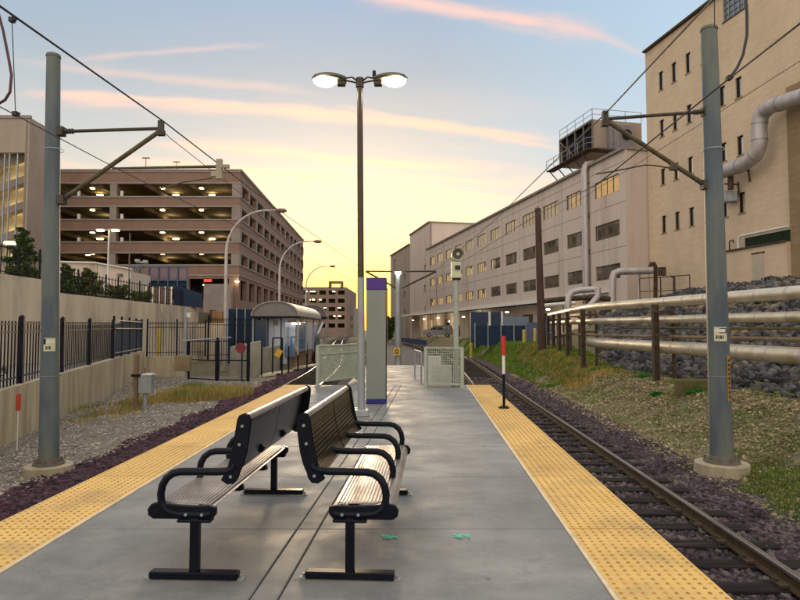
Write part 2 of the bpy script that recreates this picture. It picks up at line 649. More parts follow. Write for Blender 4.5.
def concrete_floor():
    """broomed platform concrete: tone per slab, blotches, fine grit, gum spots and hairline cracks"""
    m = bpy.data.materials.new('platform_concrete_worn')
    m.use_nodes = True
    t = m.node_tree
    N, L = t.nodes, t.links
    b = N['Principled BSDF']
    co = N.new('ShaderNodeTexCoord')

    def nz(scale, detail=8, rough=.6, st=(1, 1, 1)):
        mp = N.new('ShaderNodeMapping')
        mp.inputs['Scale'].default_value = st
        L.new(co.outputs['Object'], mp.inputs[0])
        n = N.new('ShaderNodeTexNoise')
        n.inputs['Scale'].default_value = scale
        n.inputs['Detail'].default_value = detail
        n.inputs['Roughness'].default_value = rough
        L.new(mp.outputs[0], n.inputs['Vector'])
        return n.outputs['Fac']

    def rng_(f, a, c, lo=0.0, hi=1.0):
        n = N.new('ShaderNodeMapRange')
        n.inputs['From Min'].default_value = a
        n.inputs['From Max'].default_value = c
        n.inputs['To Min'].default_value = lo
        n.inputs['To Max'].default_value = hi
        L.new(f, n.inputs[0])
        return n.outputs[0]

    def mix(f, a, c, mode='MIX'):
        n = N.new('ShaderNodeMix')
        n.data_type = 'RGBA'
        n.blend_type = mode
        for sck, v in ((n.inputs[0], f), (n.inputs[6], a), (n.inputs[7], c)):
            if isinstance(v, tuple):
                sck.default_value = v + (1,)
            elif isinstance(v, float):
                sck.default_value = v
            else:
                L.new(v, sck)
        return n.outputs[2]
    c = mix(rng_(nz(1.3, 10, .65), .38, .62), (.125, .128, .127), (.205, .206, .20))
    c = mix(rng_(nz(.55, 9, .7, (.8, 1.4, 1)), .50, .62, 0, .85), c, (.28, .275, .25))
    c = mix(rng_(nz(3.2, 10, .75), .52, .70, 0, .75), c, (.085, .085, .08))
    c = mix(rng_(nz(2.3, 6, .6, (1, 1.5, 1)), .60, .70, 0, .35), c, (.20, .165, .10))
    c = mix(rng_(nz(140, 3, .8), .35, .65, .0, .45), c, (.30, .295, .27))
    c = mix(rng_(nz(90, 2, .6), .62, .72, .0, .6), c, (.05, .05, .045))
    v = N.new('ShaderNodeTexVoronoi')
    v.inputs['Scale'].default_value = 2.6
    L.new(co.outputs['Object'], v.inputs['Vector'])
    c = mix(rng_(v.outputs['Distance'], .030, .045, .55, 0), c, (.035, .034, .033))
    v3 = N.new('ShaderNodeTexVoronoi')
    v3.inputs['Scale'].default_value = 6.5
    L.new(co.outputs['Object'], v3.inputs['Vector'])
    c = mix(rng_(v3.outputs['Distance'], .03, .05, .4, 0), c, (.33, .32, .29))
    # hairline cracks
    mp = N.new('ShaderNodeMapping')
    L.new(co.outputs['Object'], mp.inputs[0])
    nn = N.new('ShaderNodeTexNoise')
    nn.inputs['Scale'].default_value = 2.2
    nn.inputs['Detail'].default_value = 6
    L.new(mp.outputs[0], nn.inputs['Vector'])
    ad = N.new('ShaderNodeVectorMath')
    ad.operation = 'MULTIPLY_ADD'
    L.new(nn.outputs['Color'], ad.inputs[0])
    ad.inputs[1].default_value = (.55, .55, .55)
    L.new(mp.outputs[0], ad.inputs[2])
    v2 = N.new('ShaderNodeTexVoronoi')
    v2.feature = 'DISTANCE_TO_EDGE'
    v2.inputs['Scale'].default_value = .42
    L.new(ad.outputs[0], v2.inputs['Vector'])
    mk_ = N.new('ShaderNodeMath')
    mk_.operation = 'MULTIPLY'
    L.new(rng_(v2.outputs['Distance'], .001, .003, .16, 0), mk_.inputs[0])
    L.new(rng_(nz(.7, 3), .47, .55), mk_.inputs[1])
    c = mix(mk_.outputs[0], c, (.03, .029, .027))
    geo = N.new('ShaderNodeNewGeometry')
    hv = N.new('ShaderNodeHueSaturation')
    L.new(rng_(geo.outputs['Random Per Island'], 0, 1, .86, 1.12), hv.inputs['Value'])
    L.new(c, hv.inputs['Color'])
    L.new(hv.outputs[0], b.inputs['Base Color'])
    L.new(rng_(nz(1.7, 8), .35, .65, .5, .8), b.inputs['Roughness'])
    bp = N.new('ShaderNodeBump')
    bp.inputs['Strength'].default_value = .35
    bp.inputs['Distance'].default_value = .006
    L.new(nz(110, 5, .7, (.5, 1.6, 1)), bp.inputs['Height'])
    L.new(bp.outputs[0], b.inputs['Normal'])
    return m


M_CONC = concrete_floor()

# ================================================================= SETTING
Z_RAIL = -0.92
Z_TIE = -1.07
Z_BED = -1.10
FAR_R = [(-12, 3.1), (0, 3.58), (5.8, 3.84), (13, 4.13), (21.9, 4.5), (30, 4.92), (38, 5.3), (46, 5.62), (54, 5.72), (62, 5.5), (72, 4.95),
         (95, 3.5), (125, 1.6), (151, -.05), (200, -2.9), (290, -7.6)]
FAR_L = [(-12, -4.72), (0, -4.72), (14, -4.74), (20, -4.84), (26, -5.0), (31.6, -5.12), (39.5, -5.5), (48, -6.15), (58, -7.1), (75, -8.8),
         (100, -11.2), (142, -15.0), (200, -19.5), (290, -26.0)]


def cr(tab, y):
    """smooth interpolation through the surveyed points"""
    for i in range(len(tab) - 1):
        if y <= tab[i + 1][0] or i == len(tab) - 2:
            break
    p1, p2 = tab[i], tab[i + 1]
    p0 = tab[i - 1] if i else p1
    p3 = tab[i + 2] if i + 2 < len(tab) else p2
    h = p2[0] - p1[0]
    t = (y - p1[0]) / h
    m1 = (p2[1] - p0[1]) / (p2[0] - p0[0]) * h
    m2 = (p3[1] - p1[1]) / (p3[0] - p1[0]) * h
    return ((2 * t**3 - 3 * t**2 + 1) * p1[1] + (t**3 - 2 * t**2 + t) * m1 + (-2 * t**3 + 3 * t**2) * p2[1] + (t**3 - t**2) * m2)


def rx(y):
    return cr(FAR_R, y)


def lx(y):
    return cr(FAR_L, y)


def bump2(x, y, s, a):
    return (noise.noise(Vector((x * s, y * s, 3.7)))) * a


def gz(x, y):
    s = x - rx(y) - 1.25
    z = -1.125 + .065 * max(smoothstep(-.9, .1, s), smoothstep(.2, 1.2, lx(y) - x))
    if s > 0:
        A = lerp_tab([(0, .85), (20, .85), (27, .75), (31, 1.15), (36, 1.4), (60, 1.35), (400, .9)], max(0, min(y, 400)))
        W = lerp_tab([(0, 3.2), (22, 3.2), (33, 1.7), (60, 1.8), (400, 3)], max(0, min(y, 400)))
        z += A * smoothstep(.35, W, s)
        z += bump2(x, y, .9, .09) * smoothstep(0, 1.0, s)
        mh = 3.9 * smoothstep(9.2, 23.5, x) * (1 - smoothstep(46, 60, y))
        z += mh
        if mh > .05:
            z += bump2(x, y, .5, .35) * min(1, mh)
    if x < lx(y) - 1.2:
        k = smoothstep(0, 1.0, lx(y) - 1.2 - x)
        z += k * (-.04 + bump2(x, y, .8, .08))
    return z


def grid_xs(lo, hi, fine_lo, fine_hi, st):
    xs = list(np.arange(fine_lo, fine_hi + 1e-6, st))
    x, d = fine_hi, st
    while x < hi:
        d *= 1.35
        x += d
        xs.append(min(x, hi))
    x, d = fine_lo, st
    while x > lo:
        d *= 1.35
        x -= d
        xs.insert(0, max(x, lo))
    return xs


M_SOIL = mat('gravelly_soil', (.25, .215, .125), (.10, .085, .048), rough=1.0, scale=9, bump=2.0, bscale=26, c3=(.10, .12, .035), s3=.55, t3=.60, detail=10)
M_BAL = mat('ballast_bed', (.105, .08, .085), (.035, .028, .032), rough=1.0, scale=16, bump=3.0, bscale=22, detail=8, c3=(.07, .06, .055), s3=.7, t3=.6)
M_BALR = mat('ballast_stone', (.12, .085, .095), (.045, .034, .04), rough=.95, scale=2.5, vary=.6, c3=(.12, .11, .095), s3=1.2, t3=.55)
M_BALL = mat('ballast_stone_plum', (.115, .06, .072), (.045, .026, .034), rough=.95, scale=2.5, vary=.6)
M_GRAV = mat('pale_gravel_bed', (.30, .265, .215), (.15, .13, .105), rough=1.0, scale=14, bump=2.5, bscale=30, detail=9, c3=(.24, .19, .10), s3=.7, t3=.62)
M_GRAVR = mat('pale_gravel_stone', (.42, .37, .30), (.20, .175, .14), rough=.95, scale=3, vary=.6)
M_GRAVR2 = mat('tan_gravel_stone', (.37, .30, .175), (.16, .13, .065), rough=.95, scale=3, vary=.6)
M_RIP = mat('riprap_stone', (.125, .122, .122), (.04, .039, .042), rough=.95, scale=2, vary=.65, bump=.8, bscale=12, c3=(.24, .18, .12), s3=.6, t3=.6)
M_ASPH = mat('asphalt', (.085, .085, .09), (.055, .055, .06), rough=.9, scale=6, bump=.5, bscale=80, c3=(.13, .125, .12), s3=.3, t3=.6)
M_YARD = mat('yard_concrete', (.33, .30, .26), (.24, .22, .19), rough=.9, scale=1, c3=(.2, .18, .16), s3=.3, t3=.6)

gm = MB()
gxs = grid_xs(-900, 900, -20, 30, .5)
gys = grid_xs(-60, 2500, -6, 70, .6)
gys = [g for g in gys if g >= -40]
idx = {}
for j, y in enumerate(gys):
    for i, x in enumerate(gxs):
        gm.v.append((x, y, gz(x, y)))
nx = len(gxs)
for j in range(len(gys) - 1):
    for i in range(nx - 1):
        gm.f.append((j * nx + i, j * nx + i + 1, (j + 1) * nx + i + 1, (j + 1) * nx + i))
struct(gm.build('ground', M_SOIL, smooth=True))


def sheet(name, fx0, fx1, ys, nxs, m, lift, fz=None):
    b = MB()
    for y in ys:
        a, c = fx0(y), fx1(y)
        for i in range(nxs):
            x = a + (c - a) * i / (nxs - 1)
            z = (fz or gz)(x, y) + (lift(x, y) if callable(lift) else lift)
            b.v.append((x, y, z))
    for j in range(len(ys) - 1):
        for i in range(nxs - 1):
            b.f.append((j * nxs + i, j * nxs + i + 1, (j + 1) * nxs + i + 1, (j + 1) * nxs + i))
    return struct(b.build(name, m, smooth=True))


ysf = list(np.arange(-8, 60, .6)) + list(np.arange(60, 300, 6))
sheet('ballast_bed', lambda y: rx(y) - 2.7 + .3 * noise.noise(Vector((y, 0, 0))), lambda y: rx(y) + 1.55 + .3 * noise.noise(Vector((y * .7, 5, 0))), ysf, 14, M_BAL, .012)
sheet('ballast_bed', lambda y: lx(y) - 1.25 + .2 * noise.noise(Vector((y, 9, 0))), lambda y: lx(y) + 2.7, ysf, 12, M_BAL, .016)
sheet('gravel_bed', lambda y: -17.2, lambda y: lx(y) - 1.1, list(np.arange(-8, 34, .6)), 30, M_GRAV, .008)
ypl = list(np.arange(25.4, 120, 3))
sheet('track_path', lambda y: max(lx(y) + 2.6, -1.9 - (y - 25) * .035), lambda y: rx(y) - 2.6, ypl, 6, M_ASPH, .03)
sheet('yard', lambda y: rx(y) + 4.2, lambda y: 26 - .217 * (y - 54) if y > 54 else 26, list(np.arange(58, 170, 4)), 8, M_YARD, .03)
sheet('road', lambda y: lx(y) - 26, lambda y: lx(y) - 4.3, list(np.arange(52, 260, 6)), 6, M_ASPH, .02)

# ----------------------------------------------------------------- platform
LO = [on(0, 519.4), on(288, 385)]         # outer edge, left
LI = [on(0, 559.8), on(200, 444)]         # inner edge of the left tactile strip
RI = [on(617, 600), on(470, 387)]
RO = [on(733, 600), on(492.5, 387)]


def line(pts):
    a, b = pts
    k = (b.x - a.x) / (b.y - a.y)
    return lambda y: a.x + k * (y - a.y)


fLO, fLI, fRI, fRO = line(LO), line(LI), line(RI), line(RO)
fLO = lambda y: -3.02 + .0 * y
fLI = lambda y: fLO(y) + .615
_fRO = fRO
fRI = lambda y: _fRO(y) - .612
PY0, PY1 = -3.7, 15.9
J0 = on(400, 529).y
joints = [PY0] + [J0 + 1.55 * k for k in range(-4, 9) if PY0 + .3 < J0 + 1.55 * k < PY1 - .3] + [PY1]
print('JOINTS', joints[:3], 'edges', fRO(3.2), fRO(15.8), LO, LI)
plat = MB()
plat.add([(fLO(PY0) + .02, PY0, -1.2), (fRO(PY0) - .02, PY0, -1.2), (fRO(PY1) - .02, PY1, -1.2), (fLO(PY1) + .02, PY1, -1.2),
          (fLO(PY0) + .02, PY0, -.025), (fRO(PY0) - .02, PY0, -.025), (fRO(PY1) - .02, PY1, -.025), (fLO(PY1) + .02, PY1, -.025)],
         [(0, 3, 2, 1), (4, 5, 6, 7), (0, 1, 5, 4), (1, 2, 6, 5), (2, 3, 7, 6), (3, 0, 4, 7)])
plat.bb(-1.42, .95, PY1, 25.0, -1.2, -.025)
struct(plat.build('platform', mat('joint_dark_concrete', (.12, .115, .105), rough=.95)))  # dark base concrete that shows in the paving joints
slab = MB()


def ja(y):      # the two saw cuts that run down the middle
    return -.82 + .055 * (y - 3.2)


def jb(y):
    return -.665 + .055 * (y - 3.2)


def quad_slab(b, xa0, xb0, xa1, xb1, y0, y1, z0, z1, bev=.006):
    lo = [(xa0, y0, z0), (xb0, y0, z0), (xb1, y1, z0), (xa1, y1, z0)]
    mid = [(xa0, y0, z1 - bev), (xb0, y0, z1 - bev), (xb1, y1, z1 - bev), (xa1, y1, z1 - bev)]
    hi = [(xa0 + bev, y0 + bev, z1), (xb0 - bev, y0 + bev, z1), (xb1 - bev, y1 - bev, z1), (xa1 + bev, y1 - bev, z1)]
    f = []
    for a, c in ((0, 4), (4, 8)):
        for i in range(4):
            j = (i + 1) % 4
            f.append((a + i, a + j, c + j, c + i))
    f.append((8, 9, 10, 11))
    b.add(lo + mid + hi, f)


g = .004
for y0, y1 in zip(joints, joints[1:]):
    quad_slab(slab, fLI(y0) + .028, ja(y0) - g, fLI(y1) + .028, ja(y1) - g, y0 + g, y1 - g, -.03, 0)
    quad_slab(slab, ja(y0) + g, jb(y0) - g, ja(y1) + g, jb(y1) - g, y0 + g, y1 - g, -.03, 0)
    quad_slab(slab, jb(y0) + g, fRI(y0) - .028, jb(y1) + g, fRI(y1) - .028, y0 + g, y1 - g, -.03, 0)
for k in range(6):
    y0 = PY1 + .01 + k * 1.5
    quad_slab(slab, -1.42, .95, -1.42, .95, y0, y0 + 1.49, -.03, 0)
struct(slab.build('platform_paving', M_CONC))

for nm, fo, fi, sgn in (('left', fLO, fLI, 1), ('right', fRO, fRI, -1)):
    tp, dm, ed = MB(), MB(), MB()
    for y0, y1 in zip(joints, joints[1:]):
        a0, b0, a1, b1 = sorted((fo(y0), fi(y0))) + sorted((fo(y1), fi(y1)))
        quad_slab(tp, a0, b0, a1, b1, y0 + .009, y1 - .009, -.02, .006, .003)
        ie0, ie1 = fi(y0), fi(y1)
        if sgn > 0:
            quad_slab(ed, ie0 + .002, ie0 + .026, ie1 + .002, ie1 + .026, y0, y1, -.03, .009, .002)
        else:
            quad_slab(ed, ie0 - .026, ie0 - .002, ie1 - .026, ie1 - .002, y0, y1, -.03, .009, .002)
        if y1 > 2.4:
            n = int((y1 - y0) / .0605)
            for r_ in range(n):
                y = y0 + (y1 - y0) * (r_ + .5) / n
                for c_ in range(10):
                    x = min(fo(y), fi(y)) + .612 * (c_ + .5) / 10
                    rr = .0125
                    k = 8 if y < 9 else 5
                    o = len(dm.v)
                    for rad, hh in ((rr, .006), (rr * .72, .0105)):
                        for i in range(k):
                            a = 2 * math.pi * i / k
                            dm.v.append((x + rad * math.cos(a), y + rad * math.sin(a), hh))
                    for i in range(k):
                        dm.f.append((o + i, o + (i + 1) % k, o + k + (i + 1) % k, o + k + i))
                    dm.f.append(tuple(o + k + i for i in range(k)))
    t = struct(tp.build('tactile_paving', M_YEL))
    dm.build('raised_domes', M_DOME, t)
    ed.build('edge_trim', M_EDGE, t)

# green survey paint on the concrete
for (px, py, lab) in ((390, 537.5, 'small green spray paint mark on the platform just right of the benches'),
                      (461, 536.5, 'small green spray paint mark on the platform nearer the right tactile strip')):
    c = on(px, py)
    b = MB()
    rnd = random.Random(px)
    for k in range(48):
        x = c.x + rnd.uniform(-.055, .055)
        y = c.y + rnd.uniform(-.03, .03) + .012 * math.sin((x - c.x) * 90)
        w, h = rnd.uniform(.003, .009), rnd.uniform(.004, .014)
        a = rnd.uniform(0, 3.1)
        ca, sa = math.cos(a), math.sin(a)
        b.add([(x + i * w * ca - j * h * sa, y + i * w * sa + j * h * ca, .0035 + .0001 * k) for i, j in ((-1, -1), (1, -1), (.6, 1), (-.7, .8))], [(0, 1, 2, 3)])
    tag(b.build('paint_mark', mat('green_marking_paint', (.16, .80, .55), (.10, .60, .42), rough=.8, scale=40)), lab, 'paint mark', 'green paint marks on the platform')


# ----------------------------------------------------------------- tracks
def rail_mesh(fx, y0, y1, step=1.5, z=Z_RAIL):
    prof_head = [(-.036, -.002), (-.03, 0), (.03, 0), (.036, -.002), (.036, -.035), (-.036, -.035)]
    prof_web = [(-.034, -.036), (.034, -.036), (.011, -.055), (.011, -.125), (.075, -.142), (.075, -.156), (-.075, -.156), (-.075, -.142), (-.011, -.125), (-.011, -.055)]
    out = []
    for prof in (prof_head, prof_web):
        b = MB()
        y = y0
        rows = []
        while y <= y1 + .001:
            rows.append(y)
            y += step if y < 60 else 5
        n = len(prof)
        for y in rows:
            x = fx(y)
            for p in prof:
                b.v.append((x + p[0], y, z + p[1]))
        for j in range(len(rows) - 1):
            for i in range(n):
                k = (i + 1) % n
                b.f.append((j * n + i, j * n + k, (j + 1) * n + k, (j + 1) * n + i))
        out.append(b)
    return out


def track(fx_outer, sgn, label, y_start):
    t = thing('railway_track', label, 'railway track', (fx_outer(y_start), y_start, Z_BED))
    for off in (0.0, sgn * 1.505):
        hd, wb = rail_mesh(lambda y: fx_outer(y) + off, -6, 285)
        r = wb.build('rail', M_RAILSIDE, t)
        hd.build('rail_head', M_RAILTOP, r)
        cl = MB()
        cl.box((0, 0, .022), (.09, .16, .03), rz=.03)
        cl.box((-.015, .03, .05), (.03, .035, .03))
        c0_ = None
        y = y_start
        while y < y_start + 24:
            x = fx_outer(y) + off
            for s in (-1, 1):
                if c0_ is None:
                    c0_ = cl.build('rail_fastening', M_RUST)
                    ob = c0_
                else:
                    ob = c0_.copy()
                    COL.objects.link(ob)
                ob.parent = r
                ob.location = Vector((x + s * .105, y, Z_TIE)) - OFF[r.name]
            y += .61
    rnd = random.Random(5 if sgn > 0 else 9)
    far = MB()
    for k in range(230):
        y = y_start + k * .61
        x = fx_outer(y) + sgn * .75
        tb = MB() if k < 96 else far
        tb.box((x + rnd.uniform(-.05, .05), y + rnd.uniform(-.015, .015), Z_TIE - .09), (2.6, .23, .18), rz=rnd.uniform(-.012, .012) + math.atan((fx_outer(y + .5) - fx_outer(y - .5))) * -1, rx=rnd.uniform(-.02, .02))
        if k < 96:
            tb.build('sleeper', M_TIE, t, bevel=.012 if k < 30 else 0)
    o = far.build('distant_sleepers', M_TIE, t)
    o['kind'] = 'stuff'
    return t


track(rx, -1, 'railway track on dark ballast along the right side of the platform', 3.0)
track(lx, 1, 'railway track on plum ballast below the left side of the platform', 8.0)

rng = np.random.default_rng(3)


def rocks_region(name, n, fx, m, ylo, yhi, smin, smax, seed, label, pw=1.0, lift=.3, reject=None, flat=.75, zf=None):
    pts, sz = [], []
    r = np.random.default_rng(seed)
    tries = 0
    while len(pts) < n and tries < n * 6:
        tries += 1
        y = ylo + (yhi - ylo) * r.random() ** pw
        a, b = fx(y)
        x = a + (b - a) * r.random()
        if reject and reject(x, y, r):
            continue
        s = smin + (smax - smin) * r.random() ** 1.5
        if y > 16:
            s *= 1 + (y - 16) * .03
        pts.append((x, y, (zf or gz)(x, y) + s * lift))
        sz.append(s)
    o = scatter_rocks(name, pts, sz, m, seed, flat)
    struct(o, 'stuff', label, name.replace('_', ' '))
    return o


def rej_rt(x, y, r):
    a = rx(y)
    if abs(x - a) < .07 or abs(x - a + 1.505) < .07:
        return True
    k = round((y - 3.0) / .61)
    on_tie = abs(y - 3.0 - k * .61) < .12 and a - 2.05 < x < a + .55
    if on_tie and k >= 0:
        return r.random() < .985
    return False


rocks_region('ballast', 25000, lambda y: (rx(y) - 2.3, rx(y) + 1.5), M_BALR, 3.2, 32, .022, .05, 11, 'dark grey and plum ballast stones under and beside the right track', 1.75, .35, rej_rt)
rocks_region('ballast', 9000, lambda y: (lx(y) - 1.3 + .15 * math.sin(y * 1.7), lx(y) + .1), M_BALL, 6.5, 34, .025, .052, 12, 'plum coloured ballast stones beside the left track', 1.5, .35)
rocks_region('gravel', 11000, lambda y: (-8.8 - .25 * max(0, y - 12), lx(y) - 1.1), M_GRAVR, 8.5, 30, .015, .038, 13, 'pale gravel between the left track and the low wall', 1.4, .3)
rocks_region('gravel', 30000, lambda y: (rx(y) + 1.1, 9.8), M_GRAVR2, 7.5, 34, .014, .042, 14, 'tan gravel on the slope below the pipes', 1.4, .3)
rocks_region('riprap', 17000, lambda y: (9.3, 25 if y < 40 else 23), M_RIP, 12, 56, .05, .17, 15, 'grey riprap boulders on the slope behind the pipes', 1.1, .35,
             lambda x, y, r: (x < 9.9 and r.random() < .6) or x / y < .33, flat=.95)

# ================================================================= BUILDINGS
M_BEIGE = mat('beige_panel', (.35, .29, .235), (.29, .24, .195), rough=.85, scale=.6, bump=.1, bscale=10, c3=(.30, .24, .19), s3=.25, t3=.62, stretch=(1, 1, .4))
M_PALE = mat('pale_panel_wall', (.62, .53, .45), (.54, .455, .385), rough=.85, scale=.5, bump=.1, bscale=10, c3=(.43, .35, .285), s3=.5, t3=.58, stretch=(1, 1, .14), detail=9)
M_BRICK = brick_mat('tan_brick', (.66, .52, .36), (.60, .465, .315), (.55, .44, .31), .6, .2, stain=(.36, .27, .18))
M_BRICK2 = brick_mat('brown_brick', (.33, .23, .12), (.26, .18, .09), (.24, .19, .12), .6, .2, stain=(.14, .10, .05))
M_GAR = brick_mat('garage_brick', (.25, .155, .115), (.225, .14, .10), (.23, .155, .115), .5, .16, stain=(.16, .085, .06))
M_GARC = mat('garage_concrete', (.31, .265, .24), (.24, .205, .18), rough=.85, scale=.7, c3=(.22, .19, .17), s3=.3, t3=.6)
M_GARI = mat('garage_interior', (.20, .165, .10), (.13, .105, .06), rough=.9, scale=.6)
M_WIN = glass_mat('window_glass', (.34, .295, .21), .04)
M_WIN.node_tree.nodes['Principled BSDF'].inputs['Metallic'].default_value = .6
M_WIN2 = glass_mat('window_glass_dark', (.035, .04, .04))
M_FRAME = mat('bronze_frame', (.16, .13, .10), rough=.5, scale=4)
M_DARK = mat('dark_void', (.02, .018, .016), rough=.9)
M_LITE = emit('garage_lamp', (1.0, .74, .36), 14)
M_LITW = emit('wall_lamp_glow', (1.0, .84, .58), 30)
M_PIPE = mat('pipe_jacket', (.74, .67, .53), (.58, .51, .38), rough=.38, metal=.5, scale=3, c3=(.34, .27, .16), s3=1.0, t3=.58, stretch=(1, 1, 2), bump=.15, bscale=8)
M_PIPEG = mat('grey_pipe', (.52, .48, .46), (.40, .36, .35), rough=.5, metal=.4, scale=2, stretch=(1, 1, .3))
M_BLUE = mat('blue_panel', (.013, .035, .085), (.009, .024, .06), rough=.6, scale=2)
M_NAVY = mat('navy_screen', (.025, .045, .075), (.015, .028, .05), rough=.9, scale=3)
M_BOLL = mat('yellow_bollard', (.60, .42, .05), (.45, .31, .04), rough=.6, scale=5)

# -------- long pale office building on the right
WD = Vector((-.217, 1.0)); WDL = WD.length; WDn = WD / WDL
WO = Vector((20.5, 54.0))
WIN = Vector((WDn.y, -WDn.x))      # inward (away from the track)
b0 = thing('office_building', 'long pale four storey building with an awning, right of the track', 'building', (20.5, 54, 0))
LEN = 69.0 * WDL
ops, wins = [], []
ts = [3.1, 9.0, 14.6, 20.4, 26.0, 31.6, 37.2, 42.8, 48.4, 54.0, 59.6, 65.0]
for i, t in enumerate(ts):
    w = (2.1 if i == 0 else 1.85)
    for (za, zb) in ((14.4, 16.0), (10.2, 11.7), (6.25, 7.65)):
        ops.append(((t - w) * WDL, (t + w) * WDL, za, zb))
mb = MB()
Pw = facade(mb, WO, WDn, LEN, -1.5, 17.9, ops, .16, WIN)
# end wall towards the camera, back, roof
ex = WO + WIN * 14
fx_ = WO + WDn * LEN
gx = fx_ + WIN * 14
mb.add([(*WO, -1.5), (*ex, -1.5), (*ex, 17.9), (*WO, 17.9)], [(0, 3, 2, 1)])
mb.add([(*fx_, -1.5), (*gx, -1.5), (*gx, 17.9), (*fx_, 17.9)], [(0, 1, 2, 3)])
mb.add([(*ex, -1.5), (*gx, -1.5), (*gx, 17.9), (*ex, 17.9)], [(0, 1, 2, 3)])
mb.add([(*WO, 17.9), (*ex, 17.9), (*gx, 17.9), (*fx_, 17.9)], [(0, 1, 2, 3)])
mb.build('wall', M_PALE, b0)
tr = MB()
cn = -WIN * .06
tr.wallbox(WO + cn - WDn * .06, fx_ + cn, 17.9, 18.15, .5)
tr.wallbox(WO + WIN * .2 - WDn * .06, ex - WDn * .06, 17.9, 18.12, .3)
tr.build('parapet_coping', M_GARC, b0)
jt = MB()
for z in (9.1, 13.2, 16.9):
    a = WO - WIN * .012
    c = fx_ - WIN * .012
    jt.wallbox(a, c, z, z + .035, .02)
for i in range(13):
    p = WO + WDn * (6.1 + 5.66 * i) * WDL - WIN * .012 if i < 12 else None
    if p is not None:
        jt.wallbox(p, p + WDn * .035, 5, 17.85, .024)
jt.build('panel_joints', mat('joint_sealant', (.34, .285, .25), rough=.9), b0)
for i, (a, c, za, zb) in enumerate(ops):
    g1 = MB()
    rnd = random.Random(i)
    n = 4
    for k in range(n):
        u0 = a + (c - a) * k / n
        u1 = a + (c - a) * (k + 1) / n
        t0, t1 = rnd.uniform(-.012, .012), rnd.uniform(-.012, .012)
        g1.add([Pw(u0 + .02, za + .05, .13 + t0), Pw(u1 - .02, za + .05, .13 + t1), Pw(u1 - .02, zb - .05, .13 + t1), Pw(u0 + .02, zb - .05, .13 + t0)], [(0, 1, 2, 3)])
    w_ = g1.build('window', M_WIN, b0)
    blind = MB()
    for k in range(n):
        if rnd.random() < .35 and not blind.v:
            u0 = a + (c - a) * k / n
            u1 = a + (c - a) * (k + 1) / n
            hz = zb - (zb - za) * rnd.choice((.25, .5, .9))
            blind.add([Pw(u0 + .02, hz, .118), Pw(u1 - .02, hz, .118), Pw(u1 - .02, zb - .05, .118), Pw(u0 + .02, zb - .05, .118)], [(0, 1, 2, 3)])
    if blind.v and i % 3:
        blind.build('blind', mat('dull_blind', (.20, .17, .12), (.13, .11, .08), rough=.6), w_)
    f1 = MB()
    for k in range(n + 1):
        u = a + (c - a) * k / n
        u = min(max(u, a + .03), c - .03)
        q = [Vector(Pw(u - .03, za, .11)), Vector(Pw(u + .03, za, .11))]
        f1.wallbox(q[0], q[1], za, zb, .03)
    q0, q1 = Vector(Pw(a, za, .11)), Vector(Pw(c, za, .11))
    f1.wallbox(q0, q1, za, za + .06, .034)
    f1.wallbox(q0, q1, zb - .06, zb, .034)
    f1.build('window_frame', M_FRAME, w_)
# awning along the ground floor
aw = MB()
a0 = WO + WDn * (2 * WDL) - WIN * 1.7
a1 = WO + WDn * (82 * WDL) - WIN * 1.7
aw.wallbox(a0, a1, 4.52, 4.62, 3.3)
aw.build('awning_roof', M_NAVY, b0)
af = MB()
e0, e1 = a0 - WIN * 1.68, a1 - WIN * 1.68
af.wallbox(e0, e1, 4.36, 4.70, .08)
af.build('awning_fascia', M_WHITE, b0)
af = MB()
af.wallbox(a0 + WIN * 1.45, a1 + WIN * 1.45, 5.0, 5.16, .3)
af.build('awning_upper_trim', M_WHITE, b0)
for i in range(14):
    p = WO + WDn * ((6 + i * 5.65) * WDL) - WIN * 3.1
    MB().cyl((p.x, p.y, -.4), .07, .07, 4.8, 8).build('awning_post', M_FRAME, b0)
# ground floor openings (doors, dark bays)
for i in range(12):
    gf = MB()
    u = (4 + 5.65 * i) * WDL
    if i % 3 != 1:
        gf.add([Pw(u - 1.5, .3, -.03), Pw(u + 1.5, .3, -.03), Pw(u + 1.5, 3.4, -.03), Pw(u - 1.5, 3.4, -.03)], [(0, 1, 2, 3)])
        gf.build('ground_floor_window', M_WIN2, b0)
for (px, py, k) in ((548, 308, 0), (507, 311, 1), (463.5, 316, 2), (438, 317, 3), (424, 318.5, 4), (413, 319.5, 5)):
    u, v = ray(px, py)
    t = (WO.x - 2.9 - u * WO.y) / (u + .217)
    Y = WO.y + t
    p = Vector((u * Y, Y, CAM_H + v * Y))
    lamp = MB()
    lamp.box(p, (.28, .28, .16))
    l = lamp.build('awning_lamp', M_FRAME, b0)
    MB().box(p - Vector((0, .0, .14)), (.30, .30, .12)).build('lamp_lens', M_LITW, l)
    if k in (2, 3, 4, 5, 0):
        ld = bpy.data.lights.new('awning_light', 'POINT')
        ld.energy = 160
        ld.color = (1, .78, .48)
        ld.shadow_soft_size = .2
        lo = bpy.data.objects.new('awning_light', ld)
        lo.location = p + Vector((0.3, .2, -.5))
        COL.objects.link(lo)
# twin down pipes on the facade
for du, r_ in ((6.4, .26), (6.95, .14)):
    p = WO + WDn * (du) - WIN * .38
    MB().tube([(p.x, p.y, 0.5), (p.x, p.y, 8), (p.x, p.y, 17.6), tuple((p + WIN * .2).to_3d() + Vector((0, 0, 18.35))), tuple((p + WIN * .9).to_3d() + Vector((0, 0, 18.5)))], r_, 12).build('riser_pipe', M_PIPEG, b0, smooth=True)
br = MB()
for z in (2.5, 6, 9.5, 13, 16.4):
    p = WO + WDn * 6.65 - WIN * .2
    br.box((p.x, p.y, z), (.5, .95, .12), rz=.21)
br.build('pipe_bracket', M_FRAME, b0)

